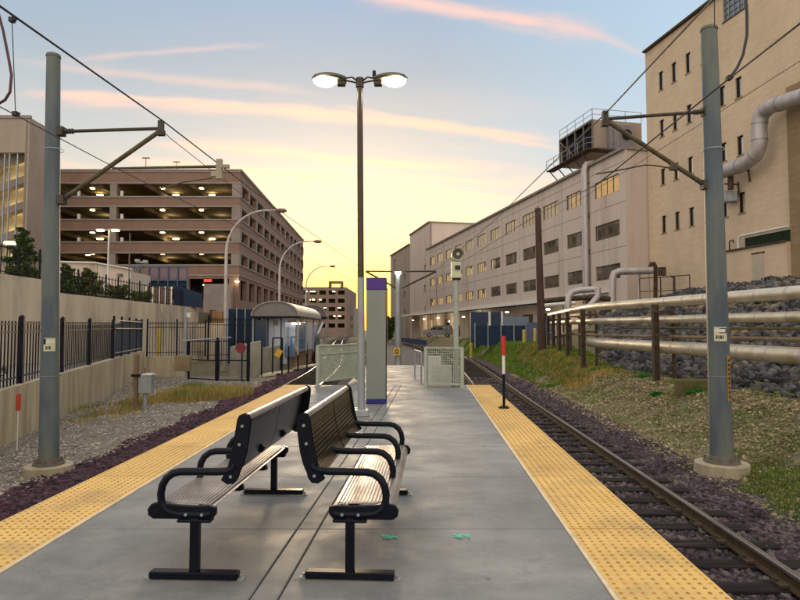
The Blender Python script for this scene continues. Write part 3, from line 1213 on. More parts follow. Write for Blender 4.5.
# -------- roof machinery: cooling tower
ct = thing('cooling_tower', 'dark louvred cooling tower with railings on the roof of the long pale building', 'cooling tower', (19.7, 60, 18))
c0 = Vector((19.55, 60.0))
c1 = c0 + WDn * 7.0
c2 = c0 + WIN * 5.6
c3 = c1 + WIN * 5.6
ZB, ZT = 19.7, 22.85
cs = MB()
cs.add([(*c0, ZB), (*c2, ZB), (*c2, ZT), (*c0, ZT)], [(0, 1, 2, 3)])
cs.add([(*c1, ZB), (*c3, ZB), (*c3, ZT), (*c1, ZT)], [(0, 1, 2, 3)])
cs.add([(*c2, ZB), (*c3, ZB), (*c3, ZT), (*c2, ZT)], [(0, 1, 2, 3)])
cs.add([(*c0, ZT), (*c2, ZT), (*c3, ZT), (*c1, ZT)], [(0, 1, 2, 3)])
cs.add([(*c0, ZB), (*c2, ZB), (*c3, ZB), (*c1, ZB)], [(0, 1, 2, 3)])
cs.build('casing', M_BEIGE, ct)
lv = MB()
q0, q1 = c0 + WIN * .35, c1 + WIN * .35
lv.add([(*q0, ZB), (*q1, ZB), (*q1, ZT), (*q0, ZT)], [(0, 1, 2, 3)])
lv.build('louvre_face', mat('dark_louvre', (.012, .014, .026), rough=.8, scale=3), ct)
lf = MB()
for k in range(5):
    p = c0 + WDn * (7.0 * k / 4)
    lf.wallbox(p - WDn * .07, p + WDn * .07, ZB, ZT, .14)
for z in (ZB, ZT - .2):
    lf.wallbox(c0 - WIN * .02, c1 - WIN * .02, z, z + .22, .2)
lf.tube([(*(c0 + WDn * .2 - WIN * .05), ZT - .2), (*(c0 + WDn * 3.3 - WIN * .05), ZB + .9)], .05, 6)
lf.tube([(*(c0 + WDn * 6.8 - WIN * .05), ZT - .3), (*(c0 + WDn * 3.6 - WIN * .05), ZB + .3)], .05, 6)
lf.build('louvre_frame', M_FRAME, ct)
pn = MB()
for (s0, s1, zt) in ((1.6, 2.0, 22.7), (2.05, 2.75, 22.2), (2.8, 4.4, 22.3)):
    pa, pb = c0 + WIN * s0 - WDn * .3, c0 + WIN * s1 - WDn * .3
    pn.wallbox(pa, pb, ZB - .4, zt, .5)
pn.build('side_cabinet', mat('blue_grey_cabinet', (.14, .15, .2), (.24, .22, .22), rough=.6, scale=1.2), ct)
fan = MB()
p = c0 + WIN * 3.5 - WDn * .60
fan.tube([(*p, 21.3), (*(p - WDn * .08), 21.3)], .55, 16)
fan.build('fan', M_DARK, ct)
wk = MB()
wk.wallbox(c0 - WIN * .6 - WDn * .8, c1 - WIN * .6 + WDn * 1.3, ZB - .2, ZB - .1, .9)
wk.wallbox(c0 - WDn * .5 - WIN * .4, c2 - WDn * .5, ZB - .25, ZB - .1, 1.1)
for k in range(5):
    p = c0 + WDn * (.6 + 1.8 * k)
    wk.tube([(*(p - WIN * .9), ZB - .25), (*(p + WIN * .5), ZB - 1.7)], .06, 6)
wk.build('walkway', M_RUST, ct)


def railing(b, pts, z, h, r=.025, mid=True, step=1.8):
    for (a, c) in zip(pts, pts[1:]):
        a, c = Vector(a), Vector(c)
        n = max(1, round((c - a).length / step))
        for k in range(n + 1):
            p = a.lerp(c, k / n)
            b.tube([(*p, z), (*p, z + h)], r, 5)
        b.tube([(*a, z + h), (*c, z + h)], r, 5)
        if mid:
            b.tube([(*a, z + h * .5), (*c, z + h * .5)], r * .8, 5)


rl = MB()
railing(rl, [c1, c0, c2], ZT, 1.1, .035)
railing(rl, [c1 - WIN * 1.02 + WDn * 1.3, c0 - WIN * 1.02 - WDn * .6, c0 - WIN * .3 - WDn * 1.0], ZB - .1, 1.1, .035)
rl.build('railing', M_GALV2, ct)

# -------- taller far blocks behind it
for nm, lab, p0, ln, zt, wdt, col_, side in (
        ('office_block', 'taller pale office block rising behind the far end of the long building', Vector((6.0, 120.5)), 17.5, 23.2, 12, M_PALE, 1),
        ('office_block', 'lowest and farthest pale block beside the sunset, with narrow window strips', Vector((2.25, 138.2)), 22.5, 21.2, 12, M_BEIGE, 2)):
    r_ = thing(nm, lab, 'building', (p0.x, p0.y, 0), 'pale office blocks at the far end of the street')
    b = MB()
    e = p0 + WDn * ln
    opn = []
    rows = [(4.8, 6.4), (9.2, 10.8), (13.4, 15.0)]
    if side == 1:
        opn = [(3.2, 4.8, a, c) for a, c in rows]
    else:
        opn = [(5.0, 6.4, a, c) for a, c in rows] + [(12.5, 13.8, a, c) for a, c in rows] + [(16.5, 18.2, 12.0, 19.8)]
    Pq = facade(b, p0, WDn, ln, -1.5, zt, opn, .3, WIN)
    for A_, B_ in ((p0, p0 + WIN * wdt), (p0 + WIN * wdt, e + WIN * wdt), (e, e + WIN * wdt)):
        b.add([(*A_, -1.5), (*B_, -1.5), (*B_, zt), (*A_, zt)], [(0, 1, 2, 3)])
    b.add([(*p0, zt), (*(p0 + WIN * wdt), zt), (*(e + WIN * wdt), zt), (*e, zt)], [(0, 1, 2, 3)])
    b.build('wall', col_, r_)
    cp = MB()
    cp.wallbox(p0 - WIN * .05, e - WIN * .05, zt, zt + .25, .5)
    cp.wallbox(p0, p0 + WIN * wdt, zt, zt + .22, .45)
    cp.build('parapet_coping', M_GARC, r_)
    for a, c, za, zb in opn:
        MB().add([Pq(a, za, .2), Pq(c, za, .2), Pq(c, zb, .2), Pq(a, zb, .2)], [(0, 1, 2, 3)]).build('window', M_WIN2, r_)
    if side == 1:
        jb_ = MB()
        jb_.wallbox(p0 + WIN * .02 + WDn * (-.02), p0 + WIN * .4 - WDn * .02, 0, zt - .1, .1)
        jb_.build('corner_pilaster', M_GARC, r_)
        for k in range(3):
            q = p0 + WIN * 2.2 - WDn * .03
            w = MB()
            w.wallbox(q, q + WIN * 1.6, rows[k][0], rows[k][1], .05)
            w.build('window', M_WIN2, r_)

# -------- tan brick building, extreme right
BD = Vector((.192, -1.0)).normalized()          # along the facade towards the camera
BI = Vector((1.0, .192)).normalized()
BO = Vector((22.72, 54.4))
bb_ = thing('brick_building', 'tall tan brick building with narrow slit windows at the right edge', 'building', (22.72, 54.4, 4))
BH = 27.05


def bu(px, py=None):
    """distance along the facade seen at picture column px"""
    u = (px - 400) / FPX
    return (u * BO.y - BO.x) / (BD.x - u * BD.y)


def bz(px, py):
    s = bu(px)
    return CAM_H + ray(px, py)[1] * (BO.y + BD.y * s)


ops = []
slits = []
rowspec = [[(664, 75, 94), (673, 68, 87), (686, 58, 77.5), (701, 47, 67), (719, 35, 55)],
           [(660, 124, 141), (673, 116, 133), (686.5, 108.5, 126), (701, 101.5, 119), (738, 79.5, 100)],
           [(662, 170, 187), (676, 168, 182), (690, 158, 174), (704, 152, 170), (722, 145, 163), (739, 136.5, 157)],
           [(663.5, 216.5, 234), (676.5, 213, 230), (690.5, 208.5, 226.5), (706, 204, 222.5), (740.5, 193, 213.5)]]
for ri, row in enumerate(rowspec):
    zr = [(bz(px, a), bz(px, c)) for px, a, c in row]
    zt = sum(z[0] for z in zr) / len(zr)
    zb = sum(z[1] for z in zr) / len(zr)
    print('ROW', ri, zt, zb, [round(bu(p[0]), 2) for p in row])
    for s in [bu(p) for p in (666, 679.5, 694, 710, 728, 745, 803)]:
        if (ri == 0 and s > 9) or (s > 14 and ri != 1):
            continue
        ops.append((s - .31, s + .31, zb, zt))
ops.append((bu(731), bu(757), bz(744, 14), BH - .3))
mb = MB()
BL = 15.75
Pb = facade(mb, BO, BD, BL, -1.5, BH, [o for o in ops if o[1] < BL], .2, BI)
e = BO + BI * 12
mb.add([(*BO, -1.5), (*e, -1.5), (*e, BH), (*BO, BH)], [(0, 1, 2, 3)])
Z2 = BO + BD * BL
mb.add([(*BO, BH), (*e, BH), (*(e + BD * 30), BH), (*(BO + BD * 30), BH)], [(0, 1, 2, 3)])
mb.build('wall', M_BRICK, bb_)
for a, c, za, zb in ops:
    if c < BL + 0:
        big = c - a > 1
        g1 = MB().add([Pb(a, za, .16), Pb(c, za, .16), Pb(c, zb, .16), Pb(a, zb, .16)], [(0, 1, 2, 3)])
        w_ = g1.build('window', M_WIN2 if big else glass_mat('lit_slit_glass', (.52, .47, .40), .12), bb_)  # pale slit glass carries the lit reveal in its colour
        sl = MB()
        q0, q1 = Vector(Pb(a - .06, za, .05)), Vector(Pb(c + .06, za, .05))
        sl.wallbox(q0, q1, za - .12, za, .16)
        sl.build('sill', M_RUST if big else M_BRICK2, w_)
        if not big:
            sf_ = MB()  # dark strips paint the shaded left side and head of the slit
            sf_.wallbox(Vector(Pb(a, 0, .13)), Vector(Pb(a + .24, 0, .13)), za, zb, .04)
            sf_.wallbox(Vector(Pb(a + .24, 0, .125)), Vector(Pb(c, 0, .125)), zb - .1, zb, .04)
            sf_.build('shaded_slit_side', M_DARK, w_)
        if big:
            fr = MB()
            for k in range(6):
                u = a + (c - a) * k / 5
                fr.wallbox(Vector(Pb(u - .03, 0, .12)), Vector(Pb(u + .03, 0, .12)), za, zb, .08)
            for k in range(5):
                z = za + (zb - za) * k / 4
                fr.wallbox(Vector(Pb(a, 0, .12)), Vector(Pb(c, 0, .12)), z, z + .05, .075)
            fr.build('window_frame', M_GALV2, w_)
cp = MB()
cp.wallbox(BO - BI * .05, BO + BD * 40 - BI * .05, BH, BH + .18, .5)
cp.build('parapet_coping', M_RUST, bb_)
# projecting darker wing at the frame edge
wg = MB()
w0 = BO + BD * BL - BI * .22
w1 = w0 + BD * 25
w2 = w0 + BI * 1.0
wz = bz(788, 92)
Pw2 = facade(wg, w0, BD, 25, -1.5, wz, [(5.2, 5.9, 7.5, 9.6)], .3, BI)
wg.add([(*w0, -1.5), (*w2, -1.5), (*w2, wz), (*w0, wz)], [(0, 1, 2, 3)])
wg.add([(*w0, wz), (*(w0 + BI * 3), wz), (*(w1 + BI * 3), wz), (*w1, wz)], [(0, 1, 2, 3)])
wg.build('brown_wing_wall', M_BRICK2, bb_)
up = MB()
up.add([(*Z2, wz - 1), (*(Z2 + BD * 25), wz - 1), (*(Z2 + BD * 25), BH), (*Z2, BH)], [(0, 1, 2, 3)])
up.build('upper_wall', M_BRICK, bb_)
MB().add([Pw2(5.2, 7.5, .25), Pw2(5.9, 7.5, .25), Pw2(5.9, 9.6, .25), Pw2(5.2, 9.6, .25)], [(0, 1, 2, 3)]).build('window', M_WIN2, bb_)
# low annex with coping, recess, door and white pipe
s0, s1 = bu(724), BL - .02
za = bz(757, 248.5)
an = MB()
A0, A1 = BO + BD * s0, BO + BD * s1
N_ = -BI
an.wallbox(A0 + N_ * .25, A1 + N_ * .25, 2.0, za, .5)
an.build('annex_wall', M_BRICK, bb_)
MB().wallbox(A0 + N_ * .3, A1 + N_ * .3, za, za + .12, .66).build('annex_coping', M_RUST, bb_)
dk = MB()
dk.wallbox(BO + BD * bu(748) + N_ * .04, A1 + N_ * .04, za + .13, za + .85, .07)
dk.build('dark_recess', mat('dark_green_recess', (.02, .035, .02), rough=.8), bb_)
wp = MB()
q0 = BO + BD * bu(744.5) + N_ * .35
q1 = A1 + N_ * .35
wp.tube([(*q0, za + .1), (*q0, za + .75), (*(q0 + BD * .15), za + .95), (*(q0 + BD * .4), za + 1.02), (*q1, za + 1.02)], .085, 10)
wp.build('white_pipe', M_WHITE, bb_, smooth=True)
gp = BO + BD * bu(735) + N_ * .3
MB().tube([(*gp, za + .1), (*gp, za + .75), (*(gp + BD * .1), za + .85), (*(gp + BD * .35), za + .85), (*(gp + BD * .4), za + .65)], .05, 8).build('vent_pipe', M_RUST, bb_, smooth=True)
dr0, dr1 = BO + BD * bu(761) + N_ * .53, BO + BD * bu(772) + N_ * .53
zdt = bz(766, 254)
d_ = MB().wallbox(dr0, dr1, 4.2, zdt, .06).build('door', mat('door_beige', (.50, .42, .33), rough=.6), bb_)
MB().wallbox(dr0 - BD * .08, dr1 + BD * .08, zdt, zdt + .1, .1).build('door_frame', M_RUST, d_)
# big S-shaped duct
dz = []
for px, py in ((830, 88), (800, 97), (781, 103), (768, 108), (761, 116), (759, 130), (759.5, 142), (755, 155), (744, 164), (728, 170), (716, 173.5)):
    O_ = BO + N_ * 1.15
    u_, v_ = ray(px, py)
    s = (u_ * O_.y - O_.x) / (BD.x - u_ * BD.y)
    q = O_ + BD * s
    dz.append((q.x, q.y, CAM_H + v_ * q.y))
pd = thing('wall_duct', 'large S-bent insulated duct running across the tan brick wall', 'pipe', dz[-1])
sm = []
for i in range(len(dz) - 1):
    p0, p1, p2, p3 = [Vector(dz[max(0, min(len(dz) - 1, k))]) for k in (i - 1, i, i + 1, i + 2)]
    for k in range(4):
        t = k / 4
        sm.append(.5 * ((2 * p1) + (-p0 + p2) * t + (2 * p0 - 5 * p1 + 4 * p2 - p3) * t * t + (-p0 + 3 * p1 - 3 * p2 + p3) * t ** 3))
sm.append(Vector(dz[-1]))
MB().tube(sm, .50, 20).build('duct', M_PIPEG, pd, smooth=True)
for k in range(3, len(sm) - 2, 5):
    MB().tube([sm[k], sm[k] + (sm[k + 1] - sm[k]).normalized() * .1], .525, 20).build('duct_band', M_GALV2, pd)
bk = MB()
for px, py in ((724, 188), (744, 182), (755, 168)):
    q = BO + BD * bu(px) + N_ * .1
    z = bz(px, py)
    bk.tube([(*q, z - 1.0), (*(q + N_ * .1), z)], .06, 6)
    bk.tube([(*q, z - .2), (*(q + N_ * 1.2), z - .2)], .06, 6)
bk.build('wall_bracket', M_RUST, pd)
q = BO + BD * bu(741) + N_ * .9
el = MB().tube([(*q, bz(722, 176)), (*(q + BD * .3), bz(722, 180)), (*(q + BD * .42), bz(722, 186)), (*(q + BD * .42), bz(722, 197))], .2, 12)
el.build('branch_pipe', M_RUST, pd, smooth=True)
vb = BO + BD * bu(738) + N_ * .45
MB().box((vb.x, vb.y, bz(725, 201)), (.9, .8, .8), rz=-.19).build('vent_hood', M_GALV2, pd, bevel=.05)

# small pipework at the foot of the two buildings
def pth(pts, Y):
    return [tuple(at(px, py, Y + (dy[0] if dy else 0))) for px, py, *dy in pts]


pp = [
    ('process_pipe', 'large grey elbow pipe turning along the corner of the pale building', [(612.5, 303), (612.5, 280), (614, 273.5), (619, 271.5), (652, 270.5)], 50, .30, M_PIPEG),
    ('process_pipe', 'black bent vent pipe at the corner of the tan brick building', [(655.5, 298), (655.5, 267), (654, 263.5), (651.5, 263.5), (650, 267)], 50.5, .17, M_RUST),
    ('process_pipe', 'small hooked vent pipe standing in front of the tan brick wall', [(674, 296), (674, 278), (673, 276.5), (671, 276.5)], 49, .09, M_RUST),
    ('process_pipe', 'grey pipe arching over behind the pipe rack', [(568, 308), (568.5, 297), (572, 292), (580, 290), (597, 289)], 38, .20, M_PIPEG),
    ('process_pipe', 'brown pipe crossing level behind the pipe rack', [(544, 301), (560, 299), (577, 298), (594, 297), (610, 299)], 41, .17, M_RUST),
    ('process_pipe', 'slanting grey pipe beside the first pipe bend', [(589, 307), (594, 301), (598, 296), (598, 288)], 35, .18, M_PIPEG),
    ('process_pipe', 'pale pipe lying level beyond the pipe rack', [(540, 306), (556, 304.5), (575, 303)], 43, .14, M_WHITE),
    ('process_pipe', 'thin drain pipe rising at the white building corner', [(639, 300), (639, 266)], 51, .10, M_PIPEG),
]
for nm, lab, pts, Y, r_, m_ in pp:
    P_ = pth(pts, Y)
    t_ = MB().tube(P_, r_, 12)
    o = t_.build(nm, m_, smooth=True)
    tag(o, lab, 'pipe', 'process pipes at the foot of the right hand buildings')
    t2 = MB()
    for q in (P_[0], P_[-1]):
        pass
fl = MB()
q0, q1, q2 = at(640, 300, 47), at(661, 300, 46), at(690, 292, 44)
railing(fl, [(q0.x, q0.y), (q1.x, q1.y), (q2.x, q2.y)], q0.z - .4, 2.1, .04, True, 1.2)
tag(fl.build('guard_railing', M_RUST), 'thin brown guard railing at the foot of the tan brick building', 'railing')
cb_ = MB()
for k in range(9):
    q = at(618 + k * 3.4, 304, 42)
    cb_.box(q, (.2, .5, .45))
cb_.box(at(632, 302, 42), (2.2, .3, .14))
tag(cb_.build('radiator_unit', M_WHITE), 'pale finned unit lying behind the pipes near the brick building', 'machinery')
jb2 = MB()
q = at(662, 271.5, 49.5)
jb2.box(q, (.55, .4, .7))
tag(jb2.build('junction_box', M_RUST, bevel=.03), 'small brown junction box on the tan brick wall beside the vent pipe', 'electrical box')

# -------- brick parking garage on the left
GY = 80.0
gx0, gx1 = at(38, 200, GY).x, at(240, 200, GY).x
gt = at(239, 170.8, GY).z
gar = thing('parking_garage', 'brick parking garage with open decks and lit ceilings, left of the street', 'parking garage', (gx1, GY, 0))
yk = (gt - CAM_H) / (170.8 - 330) * -1   # metres per pixel at the corner


def gzp(py):
    return CAM_H + (330 - py) * yk


bands = [(171, 184), (196.5, 207.5), (219.5, 231), (242, 254), (265, 276.5)]
opn_rows = [(184, 196.5), (207.5, 219.5), (231, 242), (254, 265)]
gd = Vector((at(303, 242, 143).x - gx1, 143.0 - GY)).normalized()
gin = Vector((-gd.y, gd.x))
glen = 63.5
# front face
fr = MB()
fo = []
piers = [(38, 43), (110, 117), (232, 240)]
for (t_, b_) in opn_rows:
    for (a, c) in ((43, 110), (117, 232)):
        fo.append((at(a, 200, GY).x - gx0, at(c, 200, GY).x - gx0, gzp(b_), gzp(t_)))
fo.append((at(190, 200, GY).x - gx0, at(230, 200, GY).x - gx0, gzp(300), gzp(279)))
fo.append((at(60, 200, GY).x - gx0, at(110, 200, GY).x - gx0, gzp(300), gzp(279)))
fo.append((at(117, 200, GY).x - gx0, at(188, 200, GY).x - gx0, gzp(300), gzp(279)))
facade(fr, (gx0, GY), (1, 0), gx1 - gx0, -1.2, gt, fo, .7, (0, 1))
# side face towards the street
so = []
nb = 12
bw = glen / nb
for (t_, b_) in opn_rows:
    for k in range(nb):
        so.append((k * bw + (1.0 if k == 0 else .55), (k + 1) * bw - .55, gzp(b_ + .2), gzp(t_ + 1)))
for k in range(nb):
    so.append((k * bw + 1.0, (k + 1) * bw - .8, gzp(300), gzp(280)))
facade(fr, (gx1, GY), gd, glen, -1.2, gt, so, .6, gin)
e = Vector((gx1, GY)) + gd * glen
bk = Vector((gx0, GY)) + gd * glen
fr.add([(*e, -1.2), (*bk, -1.2), (*bk, gt), (*e, gt)], [(0, 1, 2, 3)])
fr.add([(gx0, GY, -1.2), (*bk, -1.2), (*bk, gt), (gx0, GY, gt)], [(0, 1, 2, 3)])
fr.build('wall', M_GAR, gar)
tm = MB()
sp_ = MB()
for (t_, b_) in bands:
    for z in (gzp(b_), gzp(t_) - .18):
        tm.bb(gx0, gx1 + .08, GY - .10, GY + .1, z, z + .2)
        tm.wallbox(Vector((gx1 + .0, GY)) + gin * -.0, e, z + .003, z + .203, .2)
tm.bb(gx0, gx1 + .08, GY - .16, GY + .1, gt - .02, gt + .2)
tm.wallbox(Vector((gx1, GY)) - gin * .04, e - gin * .04, gt - .023, gt + .203, .3)
tm.build('ledge', M_GARC, gar)
for a, c in ((110, 117), (232, 240)):
    for (t_, b_) in opn_rows:
        MB().bb(at(a, 200, GY).x + .01, at(c, 200, GY).x - (.02 if c < 240 else -.07), GY - .07, GY + .6, gzp(b_) + .01, gzp(t_) - .01).build('pier', M_GARC, gar)
for k in range(nb + 1):
    q = Vector((gx1, GY)) + gd * (k * bw) if k else Vector((gx1, GY)) + gd * .5
    for (t_, b_) in opn_rows:
        MB().wallbox(q - gd * .45 - gin * .02, q + gd * .45 - gin * .02, gzp(b_) + .01, gzp(t_) - .01, .12).build('pier', M_GARC, gar)
# decks, ramps and ceilings inside
dk = MB()
for (t_, b_) in bands[1:] + [(299, 303)]:
    z = gzp(b_) + .35
    dk.add([(gx0 + .3, GY + .75, z), (gx1 - .7, GY + .75, z), (*(e + gin * .7), z), (*(bk), z)], [(0, 1, 2, 3)])
    z2 = z + .3
    dk.add([(gx0 + .3, GY + .75, z2), (gx1 - .7, GY + .75, z2), (*(e + gin * .7), z2), (*(bk), z2)], [(0, 1, 2, 3)])
z = gt - .9
dk.add([(gx0 + .3, GY + .75, z), (gx1 - .7, GY + .75, z), (*(e + gin * .7), z), (*(bk), z)], [(0, 1, 2, 3)])
dk.bb(gx0 + .5, gx1 - 5.5, GY + 17, GY + 17.3, -1, gt - .5)
dk.bb(gx1 - 9.0, gx1 - 8.7, GY + 17.3, GY + 60, -1, gt - .5)
for (t_, b_) in opn_rows:
    for x in np.arange(gx0 + 2, gx1 - 2, 6.0):
        dk.bb(x, x + .3, GY + .8, GY + 17, gzp(t_) - .25, gzp(t_) + .3)
dk.build('parking_deck', M_GARI, gar)
lm = []
for ri, (t_, b_) in enumerate(opn_rows):
    for k, px in enumerate((92, 162, 201)):
        lm.append((px + 0.5, (187.5, 209.3, 231.8, 253)[ri] + .8, GY + 2.2, .7))
    for px in (64, 100, 176, 212):
        if ri < 3 and (px != 64 or ri != 1):
            lm.append((px, (195.0, 216.5, 239)[ri], GY + 9, 1.2))
for px, py in ((88, 255), (163, 253), (237, 281.5), (205, 285), (52, 255)):
    lm.append((px, py, GY - .3 if py > 270 else GY + 4, .6))
for px, py, Y, w in lm:
    p = at(px, py, Y)
    MB().box(p, (w * .7, .4, .12)).build('ceiling_lamp', M_LITE, gar)
for px, py in ((180, 280.5), (208, 280.5)):
    p = at(px, py, GY - .1)
    sg = MB().box(p, (1.3, .12, .5)).build('exit_sign', M_DARK, gar)
    lt = MB()
    for k in range(5):
        lt.box((p.x - .42 + k * .21, p.y - .08, p.z), (.11, .03, .30))
    lt.build('red_lettering', emit('red_sign', (1.0, .03, .02), 4), sg)
for (t_, b_) in opn_rows:
    for px in (80, 150, 205):
        ld = bpy.data.lights.new('deck_light', 'POINT')
        ld.energy = 80
        ld.color = (1, .74, .40)
        ld.shadow_soft_size = .5
        lo = bpy.data.objects.new('deck_light', ld)
        lo.location = (at(px, 200, GY).x, GY + 7.5, gzp(b_) + 1.2)
        COL.objects.link(lo)
# posts on the parapets, rooftop lamps
ps = MB()
for px, ys in ((79, (194, 217, 240.5)), (122, (194, 217, 240.5))):
    for y_ in ys:
        p = at(px, y_, GY + .3)
        ps.box(p, (.3, .3, .8))
ps.build('deck_bollard', M_WHITE, gar)
# ground storey pale blocks
gb = MB()
gb.bb(at(205, 300, GY - .6).x, at(232, 300, GY - .6).x, GY - 1.2, GY - .12, -1, gzp(285))
gb.build('entrance_wall', M_GARC, gar)
for lab, px, py0, dY in (('small T-shaped lamp on the garage roof left of the cantilever tip', 146, 158, 20), ('small T-shaped lamp at the far end of the garage roof', 176.5, 162, 30)):
    p = at(px, py0, GY + dY)
    t_ = thing('roof_lamp', lab, 'lamp', (p.x, p.y, gt), 'roof lamps on the garage')
    MB().cyl((p.x, p.y, gt - .8), .08, .06, p.z - gt + .8, 8).build('post', M_FRAME, t_)
    MB().box((p.x, p.y, p.z), (1.2, .3, .14)).build('lamp_head', M_FRAME, t_)

# -------- stair tower left of the garage
tw0, tw1 = at(-60, 118, 70).x, at(30, 118, 70).x
twz = at(30, 117.5, 70).z
tw = thing('stair_tower', 'beige stair tower with a lit glazed front at the left edge', 'building', (tw1, 70, 3))
b = MB()
gx_a, gx_b = at(-30, 200, 70).x, at(23.3, 200, 70).x
gtop, gbot = at(20, 152.5, 70).z, at(20, 265, 70).z
facade(b, (tw0, 70), (1, 0), tw1 - tw0, -1, twz, [(gx_a - tw0, gx_b - tw0, gbot, gtop)], .5, (0, 1))
b.add([(tw1, 70, -1), (tw1, 73.6, -1), (tw1, 73.6, twz), (tw1, 70, twz)], [(0, 1, 2, 3)])
b.add([(tw0, 73.6, -1), (tw1, 73.6, -1), (tw1, 73.6, twz), (tw0, 73.6, twz)], [(0, 3, 2, 1)])
b.add([(tw0, 70, twz), (tw1, 70, twz), (tw1, 73.6, twz), (tw0, 73.6, twz)], [(0, 1, 2, 3)])
b.build('wall', M_BEIGE, tw)
MB().bb(tw0, tw1 + .12, 69.88, 70.2, twz - .1, twz + .25).build('parapet_coping', M_GARC, tw)
jn = MB()
for z in (twz - 2.4, twz - 4.2, twz - 8, twz - 12, twz - 16):
    jn.bb(gx_b + .15, tw1 - .02, 69.985, 70.0, z, z + .05)
for x in (gx_b + .2, tw1 - .4):
    jn.bb(x, x + .06, 69.98, 70.0, 0, twz - .2)
jn.build('panel_joints', M_FRAME, tw)
bkw = MB()
bkw.bb(gx_a, gx_b, 73.2, 73.35, gbot, gtop)
bkw.build('stairwell_wall', mat('stairwell_cream', (.60, .50, .30), (.5, .41, .24), rough=.9, scale=.5), tw)
fh = (gtop - gbot) / 4.2
for k in range(5):
    st = MB()
    z0 = gbot + k * fh * .98 - .6
    xa, xb = gx_b - 4.6, gx_b - .1
    st.add([(xa, 71.4, z0), (xb, 71.4, z0 + fh * .5), (xb, 72.6, z0 + fh * .5), (xa, 72.6, z0),
            (xa, 71.4, z0 + .9), (xb, 71.4, z0 + .9 + fh * .5), (xb, 72.6, z0 + .9 + fh * .5), (xa, 72.6, z0 + .9)],
           [(0, 1, 2, 3), (4, 5, 6, 7), (0, 1, 5, 4), (1, 2, 6, 5), (2, 3, 7, 6), (3, 0, 4, 7)])
    st.bb(gx_a, xa, 71.2, 73, z0 - .3, z0 + .2)
    st.build('stair_flight', M_GARC, tw)
    MB().bb(xa + 1.2, xa + 2.6, 72.8, 73.1, z0 + 1.6, z0 + 1.8).build('stair_lamp', emit('stair_lamp', (1, .8, .42), 10), tw)
mu = MB()
for px in (2, 7, 15, 23):
    x = at(px, 200, 70).x
    mu.bb(x - .07, x + .07, 70.2, 70.32, gbot, gtop)
mu.build('mullion', M_GALV2, tw)
lamp_p = at(10, 244, 60)

# -------- far deck with rooftop tower, low block
fg = thing('far_parking_deck', 'distant lit parking deck with a small rooftop frame beneath the sunset', 'parking garage', (-33, 225, 0))
FY = 225.0
fx0, fx1, fz = at(290, 290, FY).x, at(346, 290, FY).x, at(320, 287, FY).z
b = MB()
o_ = []
for r__ in range(5):
    zt_ = fz - 1.3 - r__ * 3.1
    for k in range(6):
        xa = (fx1 - fx0) * (k / 6.0) + .5
        o_.append((xa, xa + (fx1 - fx0) / 6.0 - 1.0, zt_ - 1.6, zt_))
facade(b, (fx0, FY), (1, 0), fx1 - fx0, -1.2, fz, o_, .6, (0, 1))
b.add([(fx1, FY, -1.2), (fx1 + 1, FY + 40, -1.2), (fx1 + 1, FY + 40, fz), (fx1, FY, fz)], [(0, 1, 2, 3)])
b.build('wall', mat('far_deck_brown', (.26, .19, .15), (.2, .145, .115), rough=.9, scale=.4), fg)
i2 = MB()
i2.bb(fx0 + .2, fx1 - .2, FY + 12, FY + 12.3, -1, fz - .4)
for r__ in range(5):
    zt_ = fz - 1.3 - r__ * 3.1
    i2.bb(fx0 + .2, fx1 - .2, FY + .7, FY + 12, zt_ + .1, zt_ + .4)
i2.build('parking_deck', M_GARI, fg)
lr = random.Random(4)
for k in range(16):
    r__ = k % 4
    x = fx0 + 5.5 + lr.random() * (fx1 - fx0 - 7)
    MB().box((x, FY + 1.5, fz - 1.6 - r__ * 3.1), (1.0, .4, .25)).build('ceiling_lamp', M_LITE, fg)
tf = MB()
ta, tb_, tt = at(329.5, 282, FY).x, at(341.5, 282, FY).x, at(335, 281, FY).z
for x in (ta, tb_):
    for y in (FY, FY + 4):
        tf.bb(x - .35, x + .35, y, y + .5, fz - .5, tt)
tf.bb(ta - .35, tb_ + .35, FY - .05, FY + 4.6, tt - .7, tt)
tf.build('rooftop_frame', M_GAR, fg)
lb = thing('low_block', 'small distant brown block right of the far parking deck', 'building', (-18, 260, 0))
xa, xb, zz = at(346.5, 307, 240).x, at(354, 307, 240).x, at(350, 307, 240).z
MB().bb(xa, xb, 240, 262, -1.2, zz).build('wall', M_GARC, lb)
w_ = MB()
for r__ in range(2):
    for k in range(3):
        w_.bb(xa + .35 + k * .85, xa + .8 + k * .85, 239.95, 240.02, 2.2 + r__ * 3.3, 3.7 + r__ * 3.3)
w_.build('window', M_WIN2, lb)

# ================================================================= LEFT SIDE WALLS, FENCES, TREES
def wall_obj(name, label, cat, parts, m, group=None, bevel=0):
    b = MB()
    for p in parts:
        b.wallbox(*p)
    return tag(b.build(name, m, bevel=bevel), label, cat, group)


LWa, LWb = Vector((-7.6, 8.5)), Vector((-14.1, 32.8))
LWd = (LWb - LWa).normalized()


def lwall_y(Y):
    return LWa + LWd * ((Y - LWa.y) / LWd.y)


w = wall_obj('low_wall', 'low stained concrete wall carrying the black picket fence beyond the left gravel', 'wall',
             [(lwall_y(3), lwall_y(12), -1.3, .10, .35, None, .13), (lwall_y(12), lwall_y(22), -1.3, .13, .35, None, .22), (lwall_y(22), LWb, -1.3, .22, .35, None, .32)], M_CONC_OLD)
# terrace behind the low wall
b = MB()
tp = [lwall_y(3), LWb, Vector((-17, 33.2)), Vector((-17, 3))]
b.prism([(p.x - (.15 if i < 2 else 0), p.y) for i, p in enumerate(tp)][::-1], -1.2, -.06)
struct(b.build('pavement', M_YARD))
